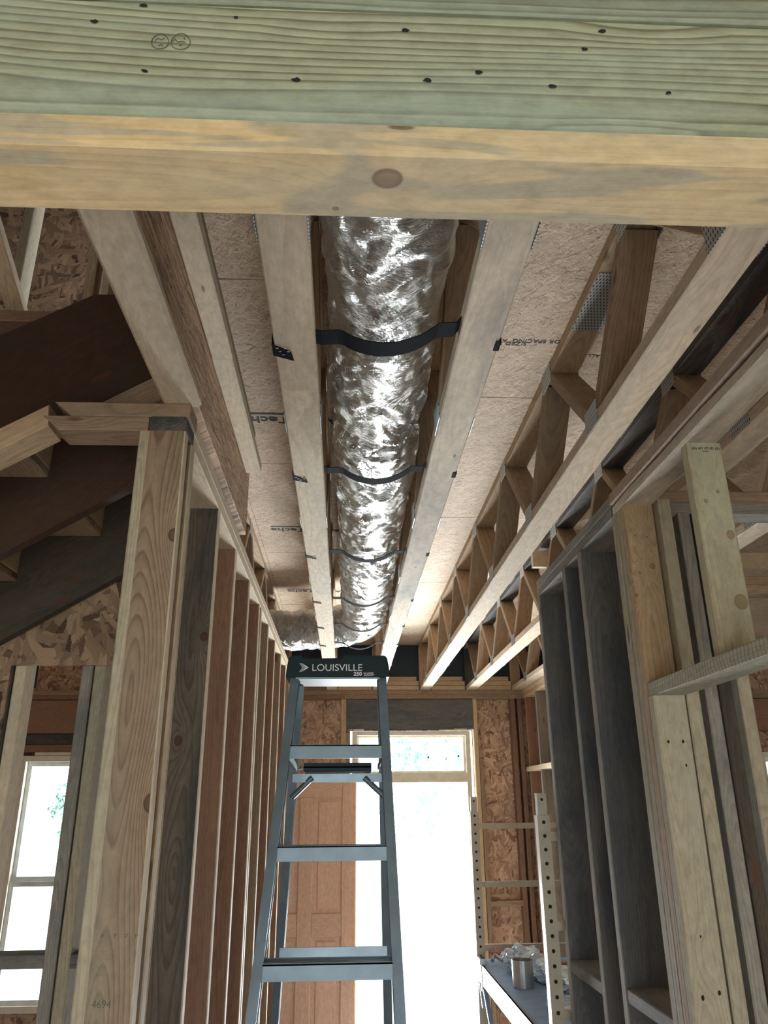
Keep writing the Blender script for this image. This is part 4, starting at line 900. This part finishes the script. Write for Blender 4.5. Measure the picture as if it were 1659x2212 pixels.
crumple('plastic_bag', [(1.02, 3.95, 1.02), (1.03, 3.86, 1.02), (1.04, 3.72, 1.015)], [.08, .12, .09], 'poly', 'flat plastic wrap on the scaffold deck, right of the near post', 'plastic bag', .2, 5)
crumple('work_glove', [(.93, 3.60, 1.02), (.95, 3.52, 1.025), (.96, 3.44, 1.02)], [.025, .05, .045], 'glove', 'pale blue rubber glove at the near end of the scaffold deck', 'glove', .6, 6, .08)
tl = thing('snips', (1.27, 4.82, 1.01), 'red-handled tool at the far right of the scaffold deck', 'tool')
MB().tube([(1.17, 4.84, 1.012), (1.30, 4.80, 1.012)], .009, 10).tube([(1.17, 4.82, 1.012), (1.30, 4.83, 1.012)], .008, 10).build('handle', ['copper'], tl); MB().bar((1.30, 4.81, 1.012), (1.37, 4.80, 1.012), .02, .006, (0, 1, 0)).build('blade', ['galv'], tl)
cl = thing('clamp_tool', (.86, 4.92, 1.01), 'grey metal hand tool with dark grips at the far left deck corner', 'tool')
MB().tube([(.842, 4.90, 1.018), (.86, 4.94, 1.04), (.90, 4.90, 1.018)], .012, 8).build('jaw', ['galv'], cl); MB().tube([(.84, 4.94, 1.05), (.92, 4.97, 1.04), (.95, 4.93, 1.02)], .010, 8).build('grip', ['copper'], cl)
# ---------------------------------------------------------------- outside trees
def tree(x, y, h, r, lb, seed):
    rg = np.random.RandomState(seed); t = thing('tree', (x, y, -.2), lb, 'tree', 'trees outside the front door')
    MB().tube([(x, y, -.2), (x+.1, y, h*.4), (x, y+.1, h*.8)], [.16, .12, .04], 10).build('trunk', ['bark'], t)
    V = []; F = []
    cl_ = [(x+rg.normal()*r*.45, y+rg.normal()*r*.45, h*.72+rg.normal()*r*.42) for _ in range(16)]
    for i in range(1100):
        c = cl_[rg.randint(len(cl_))]; d = rg.normal(size=3); d /= np.linalg.norm(d); p = np.array(c)+d*r*.33*rg.uniform(.5, 1)
        a = rg.normal(size=3); a /= np.linalg.norm(a); b_ = np.cross(a, d); b_ /= np.linalg.norm(b_)+1e-6; s = rg.uniform(.05, .11); k = len(V)
        V += [tuple(p-a*s), tuple(p+b_*s*.6), tuple(p+a*s), tuple(p-b_*s*.6)]; F.append((k, k+1, k+2, k+3))
    mesh_obj('foliage', V, F, 'leaf', t, Matrix())
tree(2.0, 17, 4.4, 1.8, 'green tree seen through the transom, left of its stickers', 1); tree(3.4, 22, 6.5, 2.2, 'green tree seen through the transom at its right half', 2); tree(-6.4, 20, 2.6, .6, 'green tree seen through the far left window', 3)
